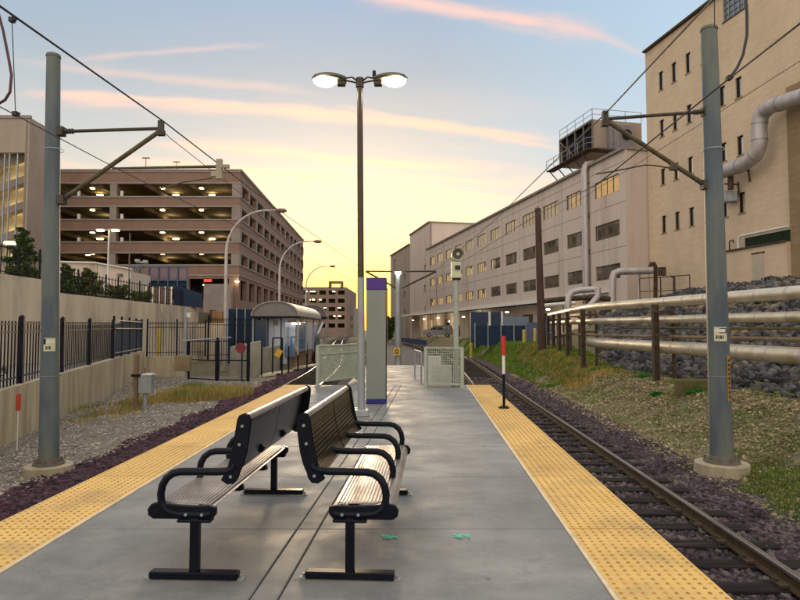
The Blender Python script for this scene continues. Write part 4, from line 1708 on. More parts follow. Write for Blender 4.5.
# upper retaining wall and terrace
UX = -17.0
UZ = 3.28
wall_obj('retaining_wall', 'high pale concrete retaining wall with a raised step at its near end, behind the picket fence', 'wall',
         [((UX, 28.4), (UX, 50.0), -1.2, UZ, .4), ((UX, 12), (UX, 28.4), -1.2, 3.82, .4), ((UX, 50.2), (-40, 50.2), -1.2, UZ, .39)], M_CONC_WALL)
b = MB()
b.bb(-120, UX - .2, 28.4, 50.0, -1.2, UZ - .12)
b.bb(-120, UX - .2, 5, 28.39, -1.2, 3.70)
b.bb(-120, UX - 2, 50.4, 68.8, -1.2, UZ - .14)
struct(b.build('terrace', M_SOIL))


def picket_fence(name, label, a, c, z0, z1, post_step, pick_step, group=None, za=None, rails=(.12, .82, .94), post_r=.045, pick_r=.011, posts=None, mt=None, top_over=.0, z0b=None, z1b=None):
    a, c = Vector(a), Vector(c)
    L_ = (c - a).length
    d = (c - a) / L_
    z0b = z0 if z0b is None else z0b
    z1b = z1 if z1b is None else z1b
    t = thing(name, label, 'fence', (a.x, a.y, z0), group)
    mt = mt or M_FENCE

    def zz(s, k):
        f = s / L_
        return z0 * (1 - f) + z0b * f if k == 0 else z1 * (1 - f) + z1b * f
    pos = posts or [L_ * k / max(1, round(L_ / post_step)) for k in range(max(1, round(L_ / post_step)) + 1)]
    for s in pos:
        p = a + d * s
        pb = MB()
        pb.box((p.x, p.y, (zz(s, 0) + zz(s, 1)) / 2 + .03), (post_r * 2, post_r * 2, zz(s, 1) - zz(s, 0) + .1), rz=math.atan2(d.y, d.x))
        pb.cyl((p.x, p.y, zz(s, 1) + .08), post_r * 1.3, .01, .06, 8)
        pb.build('post', mt, t)
    for s0, s1 in zip(pos, pos[1:]):
        pn = MB()
        for f in rails:
            pa, pc = a + d * s0, a + d * s1
            h0 = zz(s0, 0) + (zz(s0, 1) - zz(s0, 0)) * f
            h1 = zz(s1, 0) + (zz(s1, 1) - zz(s1, 0)) * f
            pn.wallbox(pa, pc, h0 - .018, h0 + .018, .03, h1 - .018, h1 + .018)
        n = max(1, round((s1 - s0) / pick_step))
        for k in range(1, n):
            s = s0 + (s1 - s0) * k / n
            p = a + d * s
            pn.box((p.x, p.y, (zz(s, 0) + zz(s, 1)) / 2 + top_over), (pick_r * 2, pick_r * 2, zz(s, 1) - zz(s, 0) - .04))
        pn.build('picket_panel', mt, t)
    return t


s_of = lambda Y: (Y - 5.0) / LWd.y
A = lwall_y(5.0)
picket_fence('picket_fence', 'black picket fence on the low concrete wall at the left edge', A, LWb, .02, 1.60, 3, .22,
             posts=[s_of(y) for y in (5.0, 8.2, 11.4, 14.7, 18.1, 21.4, 25.4)], z0b=.36, z1b=1.85, post_r=.06, pick_r=.012)
# screened stretch of the same line
sc = thing('screened_fence', 'navy mesh screened fence panels where the picket fence turns the corner', 'fence', (lwall_y(25.6).x, 25.6, .3))
b = MB()
b.wallbox(lwall_y(25.6), lwall_y(29.0), .30, 1.70, .04, .32, 1.90)
b.build('mesh_screen', M_NAVY, sc)
b = MB()
b.wallbox(lwall_y(29.1), LWb, .34, 1.9, .04, .36, 2.0)
b.build('mesh_screen', M_NAVY, sc)
for y in (25.5, 27.2, 29.05, 31, 32.8):
    q = lwall_y(y)
    MB().cyl((q.x, q.y, .2), .05, .05, 1.85, 8).build('post', M_FENCE, sc)
b = MB()
for z in (.45, 1.5, 1.85):
    b.wallbox(lwall_y(25.6) + Vector((.06, 0)), LWb + Vector((.06, 0)), z, z + .04, .04)
b.build('rail', M_GALV2, sc)

# fence on the far low wall
wall_obj('low_wall', 'short grey concrete wall at the end of the left gravel, under the far picket fence', 'wall',
         [((-13.9, 33.0), (-11.9, 33.4), -1.2, -.02, .3)], M_CONC_OLD)
picket_fence('picket_fence', 'black picket fence running level behind the far end of the gravel', (-14.0, 33.3), (-11.2, 34.6), -.05, 1.95, 2.0, .135, post_r=.045, pick_r=.011)
picket_fence('picket_fence', 'dark picket fence in front of the navy screens near the curved street lamp', (-11.1, 34.8), (-8.8, 37.6), -.3, 2.2, 2.0, .15, post_r=.04, pick_r=.010)
# screens behind
sc = thing('screened_fence', 'dark blue screened construction fence behind the street lamp and gates', 'fence', (-11, 42, 0))
pa, pc = at(228, 320, 44), at(262, 320, 46)
b = MB()
b.wallbox(pa.to_2d(), pc.to_2d(), -1.0, 3.0, .05)
b.build('mesh_screen', M_NAVY, sc)
for k in range(5):
    q = pa.lerp(pc, k / 4)
    MB().cyl((q.x, q.y - .08, -1), .05, .05, 4.1, 8).build('post', M_GALV2, sc)
# blue panel fence on the terrace corner
pa, pc = at(174, 300, 46), at(202, 300, 49.5)
sc = thing('blue_hoarding', 'bright blue hoarding panel on top of the retaining wall', 'hoarding', (pa.x, pa.y, UZ))
b = MB()
b.wallbox(pa.to_2d(), pc.to_2d(), UZ + .1, 4.9, .06, UZ + .0, 4.45)
b.build('panel', M_BLUE, sc)
for k in range(4):
    q = pa.lerp(pc, k / 3)
    MB().cyl((q.x, q.y + .1, UZ - .1), .04, .04, 1.7, 6).build('post', M_FENCE, sc)
# terrace fence
picket_fence('terrace_fence', 'thin black fence along the top of the high retaining wall', (UX, 28.6), (UX, 49.6), UZ - .05, 4.55, 1.55, .40, rails=(.12, .9), post_r=.035, pick_r=.015)
picket_fence('terrace_fence', 'thin black fence on the raised near step of the retaining wall', (UX, 14), (UX, 28.2), 3.8, 5.15, 1.6, .4, rails=(.12, .9), post_r=.035, pick_r=.015)


# trees
M_LEAF = mat('evergreen_leaf', (.085, .125, .035), (.035, .06, .018), rough=.8, scale=2.0, vary=.45)
M_LEAF2 = mat('shrub_leaf', (.14, .16, .035), (.06, .08, .018), rough=.8, scale=1.5, vary=.45)
M_BARK = mat('bark', (.10, .07, .045), (.05, .035, .025), rough=1, scale=8, bump=.6)


def tree(name, label, base_, h, r, kind='cone', n=5000, leaf=.09, m=None, seed=1, cat='tree', group=None):
    t = thing(name, label, cat, base_, group)
    x, y, z = base_
    rr = np.random.default_rng(seed)
    tk = MB()
    tk.tube([(x, y, z - .1), (x + .05, y, z + h * .5), (x, y, z + h * .92)], [.05 + h * .018, .03 + h * .01, .01], 8)
    br_ends = []
    nb_ = 26 if kind == 'cone' else 16
    for k in range(nb_):
        f = .10 + .82 * k / nb_
        a = k * 2.4 + rr.random()
        if kind == 'cone':
            L_ = r * (1 - f) ** .8 * rr.uniform(.75, 1.15) + .08
            up = .15
        else:
            L_ = r * math.sin(math.pi * min(.95, f * .9 + .12)) ** .6 * rr.uniform(.7, 1.1)
            up = .5
        e_ = (x + L_ * math.cos(a), y + L_ * math.sin(a), z + h * f + L_ * up)
        tk.tube([(x, y, z + h * f), ((x + e_[0]) / 2, (y + e_[1]) / 2, z + h * f + L_ * up * .3), e_], [.012 + .004 * h * (1 - f), .01, .005], 5)
        br_ends.append(((x, y, z + h * f), e_, L_))
    tk.build('trunk', M_BARK, t, smooth=True)
    V4 = np.zeros((n, 4, 3))
    for i in range(n):
        o_, e_, L_ = br_ends[rr.integers(len(br_ends))]
        s = rr.random() ** .6
        p = np.array(o_) * (1 - s) + np.array(e_) * s
        spread = L_ * .22 * (1.1 - .5 * s)
        p = p + rr.normal(0, 1, 3) * np.array([spread, spread, spread * .65])
        a = rr.normal(size=3)
        a /= np.linalg.norm(a)
        b_ = np.cross(a, rr.normal(size=3))
        b_ /= np.linalg.norm(b_)
        q = leaf * rr.uniform(.6, 1.3)
        V4[i] = [p - a * q, p - b_ * q * .45, p + a * q, p + b_ * q * .45]
    quads_obj('crown', V4, m or M_LEAF, t)
    return t


G_ = 'evergreens on the terrace'
tree('conifer_tree', 'tallest dark conifer, behind the left catenary pole in front of the stair tower', (-21.5, 34, 3.1), 4.55, 1.25, n=8000, leaf=.10, seed=2, group=G_)
tree('conifer_tree', 'broad conifer between the left catenary pole and the small beige building', (-20.2, 36.2, 3.1), 2.55, .9, n=3500, leaf=.09, seed=3, group=G_)
tree('conifer_tree', 'bushy yellowish green conifer in front of the small beige building', (-19.6, 37.6, 3.1), 2.4, 1.15, n=6000, leaf=.09, m=M_LEAF2, seed=4, group=G_)
tree('shrub', 'low rounded shrub behind the terrace fence right of the conifers', (-18.8, 39.8, 3.1), 1.25, .9, 'round', 3000, .08, M_LEAF2, 5, 'shrub', G_)
tree('shrub', 'rightmost low shrub behind the terrace fence near the tan panels', (-18.6, 43, 3.1), 1.0, .9, 'round', 3000, .08, M_LEAF2, 6, 'shrub', G_)
tree('shrub', 'low shrub behind the step of the terrace fence at the left edge', (-19.6, 27, 3.7), .9, .7, 'round', 2500, .08, M_LEAF2, 8, 'shrub', G_)
tree('shrub', 'green bush behind the picket fence at the left picture edge', (-9.6, 13.6, -.1), .75, .5, 'round', 2600, .05, M_LEAF2, 9, 'shrub')
tree('street_tree', 'dark distant tree between the sign pylon and the far office block', (at(388, 330, 130).x, 130, -1), 5.6, 2.0, 'round', 3000, .3, M_LEAF, 10)

# small building on the terrace
pa, pb = at(58, 263, 56), at(127, 272, 56)
sb = thing('small_building', 'small pale flat roofed building behind the conifers, in front of the garage', 'building', (pa.x, 56, 3))
b = MB()
zl, zr = at(60, 262.5, 56).z, at(127, 269, 56).z
b.wallbox((pa.x, 56.2), (at(97, 264, 56).x, 56.2), 2.8, zl, .4, None, zl - .1)
b.wallbox((at(97, 264, 56).x, 56.2), (pb.x, 57), 2.8, zl - .15, .4, None, zr)
b.bb(pa.x, pb.x - .3, 57.3, 62, 2.8, zr - .1)
b.build('wall', M_PALE, sb)
b = MB()
b.wallbox((pa.x - .1, 56.1), (at(97, 264, 56).x, 56.1), zl + .003, zl + .14, .65, zl - .097, zl + .04)
b.wallbox((at(97, 264, 56).x, 56.1), (pb.x + .1, 56.9), zl - .12, zl, .65, zr + .003, zr + .12)
b.build('roof_edge', M_WHITE, sb)
p = at(120, 275, 56.4)
MB().box(p, (.35, .4, .25)).build('wall_lamp', M_FRAME, sb)
# tan slatted panels
pa, pb = at(147, 296, 48), at(172, 296, 48.5)
sp = thing('slatted_screen', 'row of tan and white slatted screen panels behind the terrace fence', 'screen', (pa.x, 48, 3.1))
b = MB()
b.wallbox(pa.to_2d(), pb.to_2d(), 3.1, at(150, 286.5, 48).z, .08)
b.build('panel', mat('tan_screen', (.22, .15, .12), (.15, .10, .08), rough=.8), sp)
for k in range(5):
    q = pa.lerp(pb, k / 4)
    MB().box((q.x, q.y - .1, 4.0), (.14, .1, 1.9)).build('white_upright', M_WHITE, sp)
# glazed walkway in front of the garage
gw = thing('glazed_walkway', 'purple tinted glazed walkway with blue steel frame in front of the garage', 'walkway', (at(128, 280, 64).x, 64, 3))
x0, x1 = at(130, 280, 64).x, at(187.5, 280, 64).x
z0, z1 = at(150, 287, 64).z, at(150, 266.5, 64).z
b = MB()
b.bb(x0 + 1.8, x1 - .05, 64, 64.06, z0 + .75, z1 - .1)
b.build('glass', mat('purple_glass', (.18, .11, .13), (.13, .085, .11), rough=.2, scale=.8), gw)
b = MB()
b.bb(x0 + 1.8, x1 - .05, 64.02, 64.08, z0, z0 + .7)
b.build('lower_panel', M_NAVY, gw)
b = MB()
n = 6
for k in range(n + 1):
    x = x0 + (x1 - x0) * k / n
    b.bb(x - .06, x + .06, 63.85, 63.98, z0 - .6, z1)
for z in (z0 + .65, z1 - .08):
    b.bb(x0, x1, 63.86, 63.97, z, z + .12)
b.bb(x0, x0 + 1.5, 63.8, 64.3, z1 - .1, z1 + .1)
for k in range(5):
    b.tube([(x0 + k * .3, 63.8, z1 - .8), (x0 + .25 + k * .3, 63.8, z1)], .05, 5)
b.build('steel_frame', mat('blue_steel', (.07, .10, .16), rough=.6), gw)
p = at(130, 273.5, 63.5)
MB().box(p, (.22, .15, .22)).build('lamp', emit('cool_lamp', (.9, 1, .95), 18), gw)

# tan container and pale wall beneath the garage
ob = thing('storage_crate', 'orange tan crate stack standing under the garage behind the fence', 'crate', (at(214, 318, 60).x, 60, 0))
pa, pb = at(207, 318, 60), at(222, 318, 60)
MB().bb(pa.x, pb.x, 60, 62, at(210, 331, 60).z, at(210, 311, 60).z).build('crate', mat('orange_board', (.36, .19, .08), (.22, .12, .06), rough=.9, scale=2), ob, bevel=.04)
MB().bb(pa.x + .3, pa.x + .45, 59.95, 62.05, at(210, 331, 60).z, at(210, 311, 60).z + .1).build('strap', M_RUST, ob)
wl = MB()
wl.bb(at(140, 320, 52).x, at(262, 320, 52).x, 52, 52.4, -1.2, at(230, 323, 52).z)
tag(wl.build('boundary_wall', M_CONC_WALL), 'long plain pale wall behind the far fences at the foot of the garage', 'wall')

# fence post with small white sign
p0 = on(185.5, 352, -.05)
q = Vector((-12.15, 34.0, -1))
t = thing('steel_post', 'grey steel post with a small white notice, behind the far picket fence', 'post', q)
MB().cyl((q.x, q.y, -1), .085, .085, at(185, 309, 34).z + 1, 12).build('post', M_GALV2, t)
MB().box((q.x + .2, q.y - .1, at(190, 315, 34).z), (.22, .03, .26)).build('notice', M_WHITE, t)
t2 = at(159, 330, 36)
tag(MB().cyl((t2.x, 36, -.1), .11, .11, at(159, 328.5, 36).z + .1, 12).build('bollard', M_BOLL), 'yellowish bollard behind the far picket fence', 'bollard')

# gates
def frame_panel(b, a, c, z0, z1, r=.028, mids=(.5,), z1b=None):
    a, c = Vector(a), Vector(c)
    z1b = z1 if z1b is None else z1b
    b.tube([(*a, z0), (*a, z1)], r, 6)
    b.tube([(*c, z0), (*c, z1b)], r, 6)
    b.tube([(*a, z0), (*c, z0)], r, 6)
    b.tube([(*a, z1), (*c, z1b)], r, 6)
    for m_ in mids:
        b.tube([(*a, z0 + (z1 - z0) * m_), (*c, z0 + (z1b - z0) * m_)], r, 6)


M_MESH = mat('thin_mesh', (.10, .10, .11), rough=.6, metal=.4)
GZ = -.96
gt_ = thing('pedestrian_gate', 'black double leaf pedestrian gate of square steel frames beside the left track', 'gate', (-9.9, 28.2, GZ))
ga, gb_, gc = on(187.5, 379.5, GZ), on(217, 381, GZ), on(248.5, 381.5, GZ)
for a, c in ((ga, gb_), (gb_, gc)):
    b = MB()
    frame_panel(b, (a.x + .07, a.y), (c.x - .07, c.y), GZ + .06, at(210, 341, a.y).z, .03, (.5,))
    for k in range(1, 26):
        x = a.x + .07 + (c.x - a.x - .14) * k / 26
        b.tube([(x, a.y, GZ + .06), (x, a.y, at(210, 341, a.y).z)], .004, 3)
    b.build('gate_leaf', M_FENCE, gt_)
for a, h in ((ga, 1.9), (gb_, 2.05), (gc, 2.05)):
    MB().box((a.x, a.y, GZ + h / 2), (.10, .10, h)).build('gate_post', M_FENCE, gt_)
a = gc - Vector((.32, 0, 0))
MB().box((a.x, a.y, GZ + 1.0), (.05, .05, 2.0)).build('gate_post', M_FENCE, gt_)
sr = MB()
p = at(181, 341, 28.1), at(231, 337.5, 30)
sr.tube([tuple(p[0]), tuple(p[1])], .035, 8)
tag(sr.build('handrail', M_GALV2), 'pale sloping handrail above the pedestrian gate', 'handrail')
p = at(240.5, 348, 28.0)
sg = thing('round_sign', 'dark red round sign seen from behind on the gate', 'sign', p)
MB().tube([tuple(p), (p.x, p.y + .03, p.z)], .24, 20).build('disc', mat('dark_red_sign', (.20, .012, .02), (.14, .01, .015), rough=.5), sg)
MB().box((p.x + .15, p.y + .06, p.z), (.4, .04, .05)).build('bracket', M_FENCE, sg)
# posts and frames beyond the gate along the left track
for i, (px, py, top, lab) in enumerate(((261.5, 375.5, 340, 'black fence post just right of the pedestrian gate'),
                                        (288.5, 371.5, 346, 'black fence post between the frame and the shelter corner'),
                                        (298, 369, 342, 'black fence post under the front edge of the shelter'),
                                        (307, 366.5, 343, 'black fence post right of the shelter corner'),
                                        (314.5, 364, 342, 'rightmost black fence post before the green mesh barrier'))):
    q = on(px, py, GZ)
    zt_ = at(px, top, q.y).z
    o = MB().cyl((q.x, q.y, GZ - .1), .045, .045, zt_ - GZ + .1, 10).build('fence_post', M_FENCE)
    tag(o, lab, 'post', 'black posts along the left track')
q0, q1 = on(272.5, 373.5, GZ), on(282, 373.5, GZ)
fr_ = thing('crossing_barrier', 'tall narrow black frame with a yellow plate beside the left track', 'barrier', q0)
b = MB()
frame_panel(b, q0.to_2d(), q1.to_2d(), GZ - .05, at(275, 338, q0.y).z, .045, ())
b.build('frame', M_FENCE, fr_)
p = at(278.5, 353, q0.y - .08)
yp = MB().box(p, (.34, .04, .42), ry=.5).build('warning_plate', mat('warning_yellow', (.68, .42, .02), (.5, .3, .02), rough=.5), fr_)
# concrete walls of the opposite platform and ramp
wall_obj('ramp_wall', 'pale green grey concrete ramp wall behind the gate and red sign', 'wall',
         [((-9.0, 32.2), (-7.8, 33.8), -1.1, .55, .3, None, .85), ((-7.7, 34.2), (-6.95, 38.0), -1.1, .45, .3, None, .60)], mat('ramp_concrete', (.36, .34, .27), (.27, .26, .20), rough=.9, scale=1, c3=(.2, .2, .15), s3=.7))
op_ = MB()
op_.prism([(-9.6, 38.4), (-6.7, 38.2), (-6.95, 47), (-8.5, 64), (-12.0, 64), (-10.4, 47)], -1.2, -.02)
struct(op_.build('opposite_platform', mat('opposite_platform_concrete', (.42, .30, .20), (.32, .23, .16), rough=.9, scale=1)))
cs_ = MB()
for a in ((260, 376.5), (292, 369)):
    q = on(a[0], a[1], -1.0)
    q2 = on(a[0] + 22, a[1] - 3, -1.0)
    cs_.prism([(q.x, q.y), (q2.x, q2.y), (q2.x + .2, q2.y + 2.5), (q.x, q.y + 2.2)], -1.05, -.93)
struct(cs_.build('crossing_slab', M_EDGE))

# shelters
def shelter(label, x0, x1, y0, y1, ze, rise, mroof, mend, dxr=0, glassy=True):
    t = thing('shelter', label, 'shelter', (x0, y0, 0), 'barrel roofed shelters on the opposite platform')
    n = 14
    arc = [(math.cos(math.pi * (1 - i / n)), math.sin(math.pi * i / n) ** .9) for i in range(n + 1)]
    b = MB()
    ov = .1
    hw = (x1 - x0) / 2
    cx_ = (x0 + x1) / 2
    rows = []
    for (yy, dx) in ((y0 - ov, 0), (y1 + ov, dxr)):
        for s in (0, .07):
            rows.append([(cx_ + dx + (hw - s) * a, yy, ze + (rise - s) * c) for a, c in arc])
    for r0_ in rows:
        b.v.extend(r0_)
    m1 = n + 1
    for i in range(n):
        b.f.append((i, i + 1, 2 * m1 + i + 1, 2 * m1 + i))
        b.f.append((m1 + i, 3 * m1 + i, 3 * m1 + i + 1, m1 + i + 1))
        b.f.append((i, m1 + i, m1 + i + 1, i + 1))
        b.f.append((2 * m1 + i, 2 * m1 + i + 1, 3 * m1 + i + 1, 3 * m1 + i))
    b.build('roof', mroof, t, smooth=True)
    e_ = MB()
    yy = y0 - .02
    e_.add([(cx_ + (hw - .08) * a, yy, ze + (rise - .08) * c) for a, c in arc], [tuple(range(n + 1))])
    e_.build('gable_panel', mend, t)
    e_ = MB()
    e_.bb(x0, x1, y0 - .12, y0 - .03, ze - .1, ze + .02)
    e_.wallbox((x1, y0), (x1 + dxr, y1), ze - .1, ze + .02, .1)
    e_.wallbox((x0, y0), (x0 + dxr, y1), ze - .1, ze + .02, .1)
    e_.build('eaves_beam', M_FENCE, t)
    for k in range(4):
        y = y0 + .1 + (y1 - y0 - .2) * k / 3
        for x in (x0 + .1, x1 - .1):
            MB().cyl((x + dxr * k / 3, y, -.9 if x < cx_ else -.05), .055, .055, ze + (.85 if x < cx_ else 0), 8).build('post', M_GALV2, t)
    for f in ((.35, .62) if glassy else ()):
        MB().cyl((x0 + (x1 - x0) * f, y0 + .05, -.9), .035, .035, ze + .85, 8).build('post', M_FENCE, t)
    return t


ex0, ex1 = at(251, 316, 36).x, at(299.5, 316, 36).x
eY = 36.0
ez = at(275, 316.5, eY).z
er = at(275, 300.8, eY).z - ez
M_ROOF = mat('shelter_roof', (.34, .31, .28), (.27, .25, .23), rough=.55, metal=.2, scale=1)
M_GAB = mat('shelter_gable', (.20, .185, .17), (.16, .15, .14), rough=.7)
sh = shelter('nearest barrel roofed shelter with blue glass, left of the green mesh barrier', ex0, ex1, eY, 46, ez, er, M_ROOF, M_GAB, -.0)
M_GBL = glass_mat('shelter_glass', (.10, .22, .40))
M_GWH = mat('shelter_panel', (.46, .49, .55), (.38, .41, .48), rough=.4, scale=1)
MB().bb(ex0 + 1.35, ex0 + 2.1, 36.4, 36.44, -.6, ez - .12).build('white_panel', M_GWH, sh)
MB().bb(at(266, 340, 36.4).x, at(285, 340, 36.4).x, 36.55, 36.58, -.2, ez - .12).build('white_panel', M_GWH, sh)
MB().bb(at(285, 340, 36.3).x, at(295.5, 340, 36.3).x, 36.3, 36.33, -.15, ez - .35).build('glass', M_GBL, sh)
MB().bb(ex0 + .15, ex0 + .85, 36.3, 36.33, -.3, ez - .2).build('glass', mat('deep_teal_glass', (.01, .035, .07), rough=.2), sh)
MB().bb(at(273, 330, 36.3).x, at(277.5, 330, 36.3).x, 36.34, 36.37, at(0, 325, 36.3).z, at(0, 320.5, 36.3).z).build('dark_notice', M_FRAME, sh)
for k, (ya, yb) in enumerate(((36.5, 39), (39.2, 42.2), (42.4, 45.6))):
    MB().bb(ex1 - .14, ex1 - .10, ya, yb, .15, ez - .3).build('glass', M_GBL if k != 1 else M_GWH, sh)
    MB().bb(ex0 + .12, ex0 + .16, ya, yb, .0, ez - .3).build('glass', M_GWH, sh)
MB().box((ex1 - .25, 36.25, ez - .42), (.5, .2, .1)).build('lamp', emit('soft_lamp', (1, .86, .7), 5), sh)
e2 = shelter('farther barrel roofed shelter just beyond the first one', at(313, 317, 52).x - 1.5, at(327, 317, 52).x, 52, 60, at(0, 317, 52).z, 1.1, M_ROOF, mat('shelter_gable_dark', (.13, .105, .11), rough=.7), -1.0, False)
zz0 = at(0, 328, 50)
lw = wall_obj('platform_wall', 'tan concrete wall below the farther shelter beside the left track', 'wall', [((-6.6, 47.5), (-7.9, 60), -1.1, .5, .25)], M_CONC_WALL)
b = MB()
p0, p1 = at(317.5, 334, 44), at(322.5, 323, 46)
b.tube([tuple(p0), tuple(p1)], .09, 8)
tag(b.build('boarding_ramp', M_WHITE), 'slanting white rail propped beside the first shelter', 'rail')

# grey paving patch and golden grass
M_GRS = mat('golden_grass', (.46, .34, .11), (.28, .21, .07), rough=1, scale=1.5, vary=.4, c3=(.14, .17, .03), s3=.8, t3=.52)
M_GRG = mat('green_grass', (.17, .28, .03), (.085, .15, .018), rough=1, scale=1.0, vary=.4, c3=(.26, .22, .07), s3=.7, t3=.6)
M_WEED = mat('bright_weed', (.035, .20, .03), (.02, .11, .02), rough=.9, scale=3, vary=.3)


def grass(name, label, n, f_xy, h0, h1, m, seed, w=.006, lean=.5, zf=None, clump=None):
    r = np.random.default_rng(seed)
    V4 = np.zeros((n, 4, 3))
    k = 0
    tries = 0
    while k < n and tries < n * 8:
        tries += 1
        x, y = f_xy(r)
        if clump and not clump(x, y, r):
            continue
        h = r.uniform(h0, h1)
        a = r.uniform(0, 6.28)
        dx, dy = math.cos(a), math.sin(a)
        l_ = lean * h * r.random()
        b_ = r.uniform(0, 6.28)
        lx_, ly_ = math.cos(b_) * l_, math.sin(b_) * l_
        z = (zf or gz)(x, y) - .01
        ww = w * (1 + max(0, y - 12) * .05)
        V4[k] = [(x - dx * ww, y - dy * ww, z), (x + dx * ww, y + dy * ww, z),
                 (x + dx * ww * .4 + lx_, y + dy * ww * .4 + ly_, z + h), (x - dx * ww * .4 + lx_, y - dy * ww * .4 + ly_, z + h)]
        k += 1
    o = quads_obj(name, V4[:k], m)
    struct(o, 'stuff', label, 'grass')
    return o


def ell(cx_, cy_, ax_, ay_):
    def f(r):
        while True:
            u, v = r.uniform(-1, 1, 2)
            if u * u + v * v < 1 and r.random() > (u * u + v * v) * .7:
                return cx_ + u * ax_, cy_ + v * ay_
    return f


def nclump(s, t, sd=0):
    return lambda x, y, r: noise.noise(Vector((x * s, y * s, sd))) > t + r.uniform(-.12, .12)


grass('dry_grass', 'clump of golden dry grass left of the track near the gate', 5200, ell(-7.4, 23.0, 1.75, 2.1), .10, .42, M_GRS, 21)
grass('dry_grass', 'thin golden grass on the gravel beside the low wall', 1700, ell(-9.2, 18.8, 1.3, 2.6), .05, .2, M_GRS, 22, clump=nclump(1.2, .0))
grass('dry_grass', 'sparse dry grass by the wooden post', 1200, ell(-9.0, 21.5, .9, 1.5), .08, .25, M_GRS, 23)
for cx_, cy_ in ((-8.9, 25.8),):
    grass('green_tuft', 'small green tuft on the gravel near the brown cabinet', 700, ell(cx_, cy_, .5, .6), .08, .3, M_GRG, 24)


def bank(r):
    y = 26 + 50 * r.random() ** 1.3
    return rx(y) + 1.35 + 3.6 * r.random(), y


grass('grass_bank', 'green and yellowish grass bank between the right track and the yard', 42000, bank, .05, .20, M_GRG, 25, w=.012, clump=nclump(.35, -.25, 2))


def slope(r):
    y = 8 + 22 * r.random() ** 1.2
    return rx(y) + 1.7 + 4.0 * r.random(), y


grass('slope_grass', 'patchy dry and green grass on the gravel slope under the pipes', 12000, slope, .02, .10, M_GRG, 26, w=.008, clump=nclump(.8, .02, 5))


def nearg(r):
    y = 6.6 + 4.4 * r.random()
    return rx(y) + 1.2 + 3.4 * r.random(), y


grass('slope_grass', 'lush green grass at the right edge beside the concrete pole base', 22000, nearg, .02, .11, mat('lush_grass', (.13, .21, .03), (.06, .11, .015), rough=1, scale=2, vary=.5, c3=(.22, .19, .07), s3=1.5, t3=.55), 27, w=.006, clump=lambda x, y, r: (x < 10 and y < 10.9 and x / y > .575 + .04 * noise.noise(Vector((x * 2, y * 2, 1))) and noise.noise(Vector((x * 1.1, y * 1.1, 1))) > -.22 + r.uniform(-.15, .15)))
grass('bank_grass', 'dry brown grass at the foot of the pipe supports', 16000, lambda r: (lambda y: (rx(y) + 2.2 + 2.4 * r.random(), y))(24 + 16 * r.random()), .04, .22, M_GRS, 28, w=.009, clump=nclump(.6, -.15, 7))
for i, (px, py, s_, lab) in enumerate(((697, 404, .22, 'bright green weed left of the right catenary pole'), (588.5, 380, .16, 'bright green weed at the foot of the bent pipe support'),
                                       (646, 378, .3, 'low bright green weed patch between two pipe supports'), (658, 413, .12, 'tiny green weed in the middle of the gravel slope'))):
    zq = -.4
    for _ in range(4):
        q = on(px, py, zq)
        zq = gz(q.x, q.y)
    r = np.random.default_rng(40 + i)
    n = 420
    V4 = np.zeros((n, 4, 3))
    for k in range(n):
        c = np.array([q.x, q.y, zq]) + np.array([r.normal(0, s_ * .6), r.normal(0, s_ * .5), abs(r.normal(0, s_ * .35))])
        a = r.normal(size=3); a /= np.linalg.norm(a)
        b_ = np.cross(a, r.normal(size=3)); b_ /= np.linalg.norm(b_)
        V4[k] = [c - a * .03, c - b_ * .016, c + a * .03, c + b_ * .016]
    tag(quads_obj('weed', V4, M_WEED), lab, 'weed', 'bright green weeds on the right slope')

# utility post and box
q = on(137, 406, -1.0)
t = thing('utility_box', 'grey utility box on a stand beside a weathered wooden post, left gravel', 'utility box', q)
x, y = q.x, q.y
MB().bb(x - .11, x + .02, y - .06, y + .07, -1.1, at(137, 354.5, y).z).build('wooden_post', mat('weathered_wood', (.24, .17, .10), (.14, .10, .06), rough=.95, scale=4, stretch=(4, 4, .5)), t, bevel=.01)
zb0, zb1 = at(145, 393, y).z, at(145, 375, y).z
MB().bb(x + .08, x + .50, y - .14, y + .14, zb0, zb1).build('box', M_GALV2, t, bevel=.015)
MB().bb(x + .22, x + .52, y - .17, y + .17, zb1 + .003, zb1 + .05).build('box_lid', M_WHITE, t)
MB().cyl((x + .26, y, -1.1), .07, .07, zb0 + 1.1, 10).build('stand', M_GALV2, t)
MB().bb(x - .15, x + .15, y - .16, y - .12, zb1 - .05, zb1 + .03).build('cross_bracket', M_FENCE, t)
# brown cabinet on a post
q = on(184, 382, -1.0)
t = thing('control_cabinet', 'square brown control cabinet on a thin post in front of the gates', 'cabinet', q)
zc0, zc1 = at(184, 371, q.y).z, at(184, 355.5, q.y).z
MB().bb(at(175.5, 360, q.y).x, at(190.5, 360, q.y).x, q.y - .15, q.y + .2, zc0, zc1).build('cabinet', mat('brown_cabinet', (.26, .19, .10), (.18, .13, .07), rough=.7, scale=2), t, bevel=.02)
MB().cyl((q.x + .12, q.y, -1.1), .04, .04, zc0 + 1.1, 8).build('stand', M_GALV2, t)
# red-topped marker stake
q = on(17, 446, -1.0)
t = thing('marker_stake', 'white stake with a red flag head in front of the low wall', 'marker', q)
MB().cyl((q.x, q.y, -1.1), .014, .012, at(17, 408, q.y).z + 1.1, 8).build('stake', M_WHITE, t)
MB().box((q.x, q.y, at(17, 402, q.y).z), (.10, .04, .36)).build('red_marker', mat('red_plastic', (.50, .07, .03), (.4, .05, .02), rough=.6), t, bevel=.01)

# ================================================================= CATENARY
M_INS = mat('insulator', (.05, .045, .045), rough=.4)


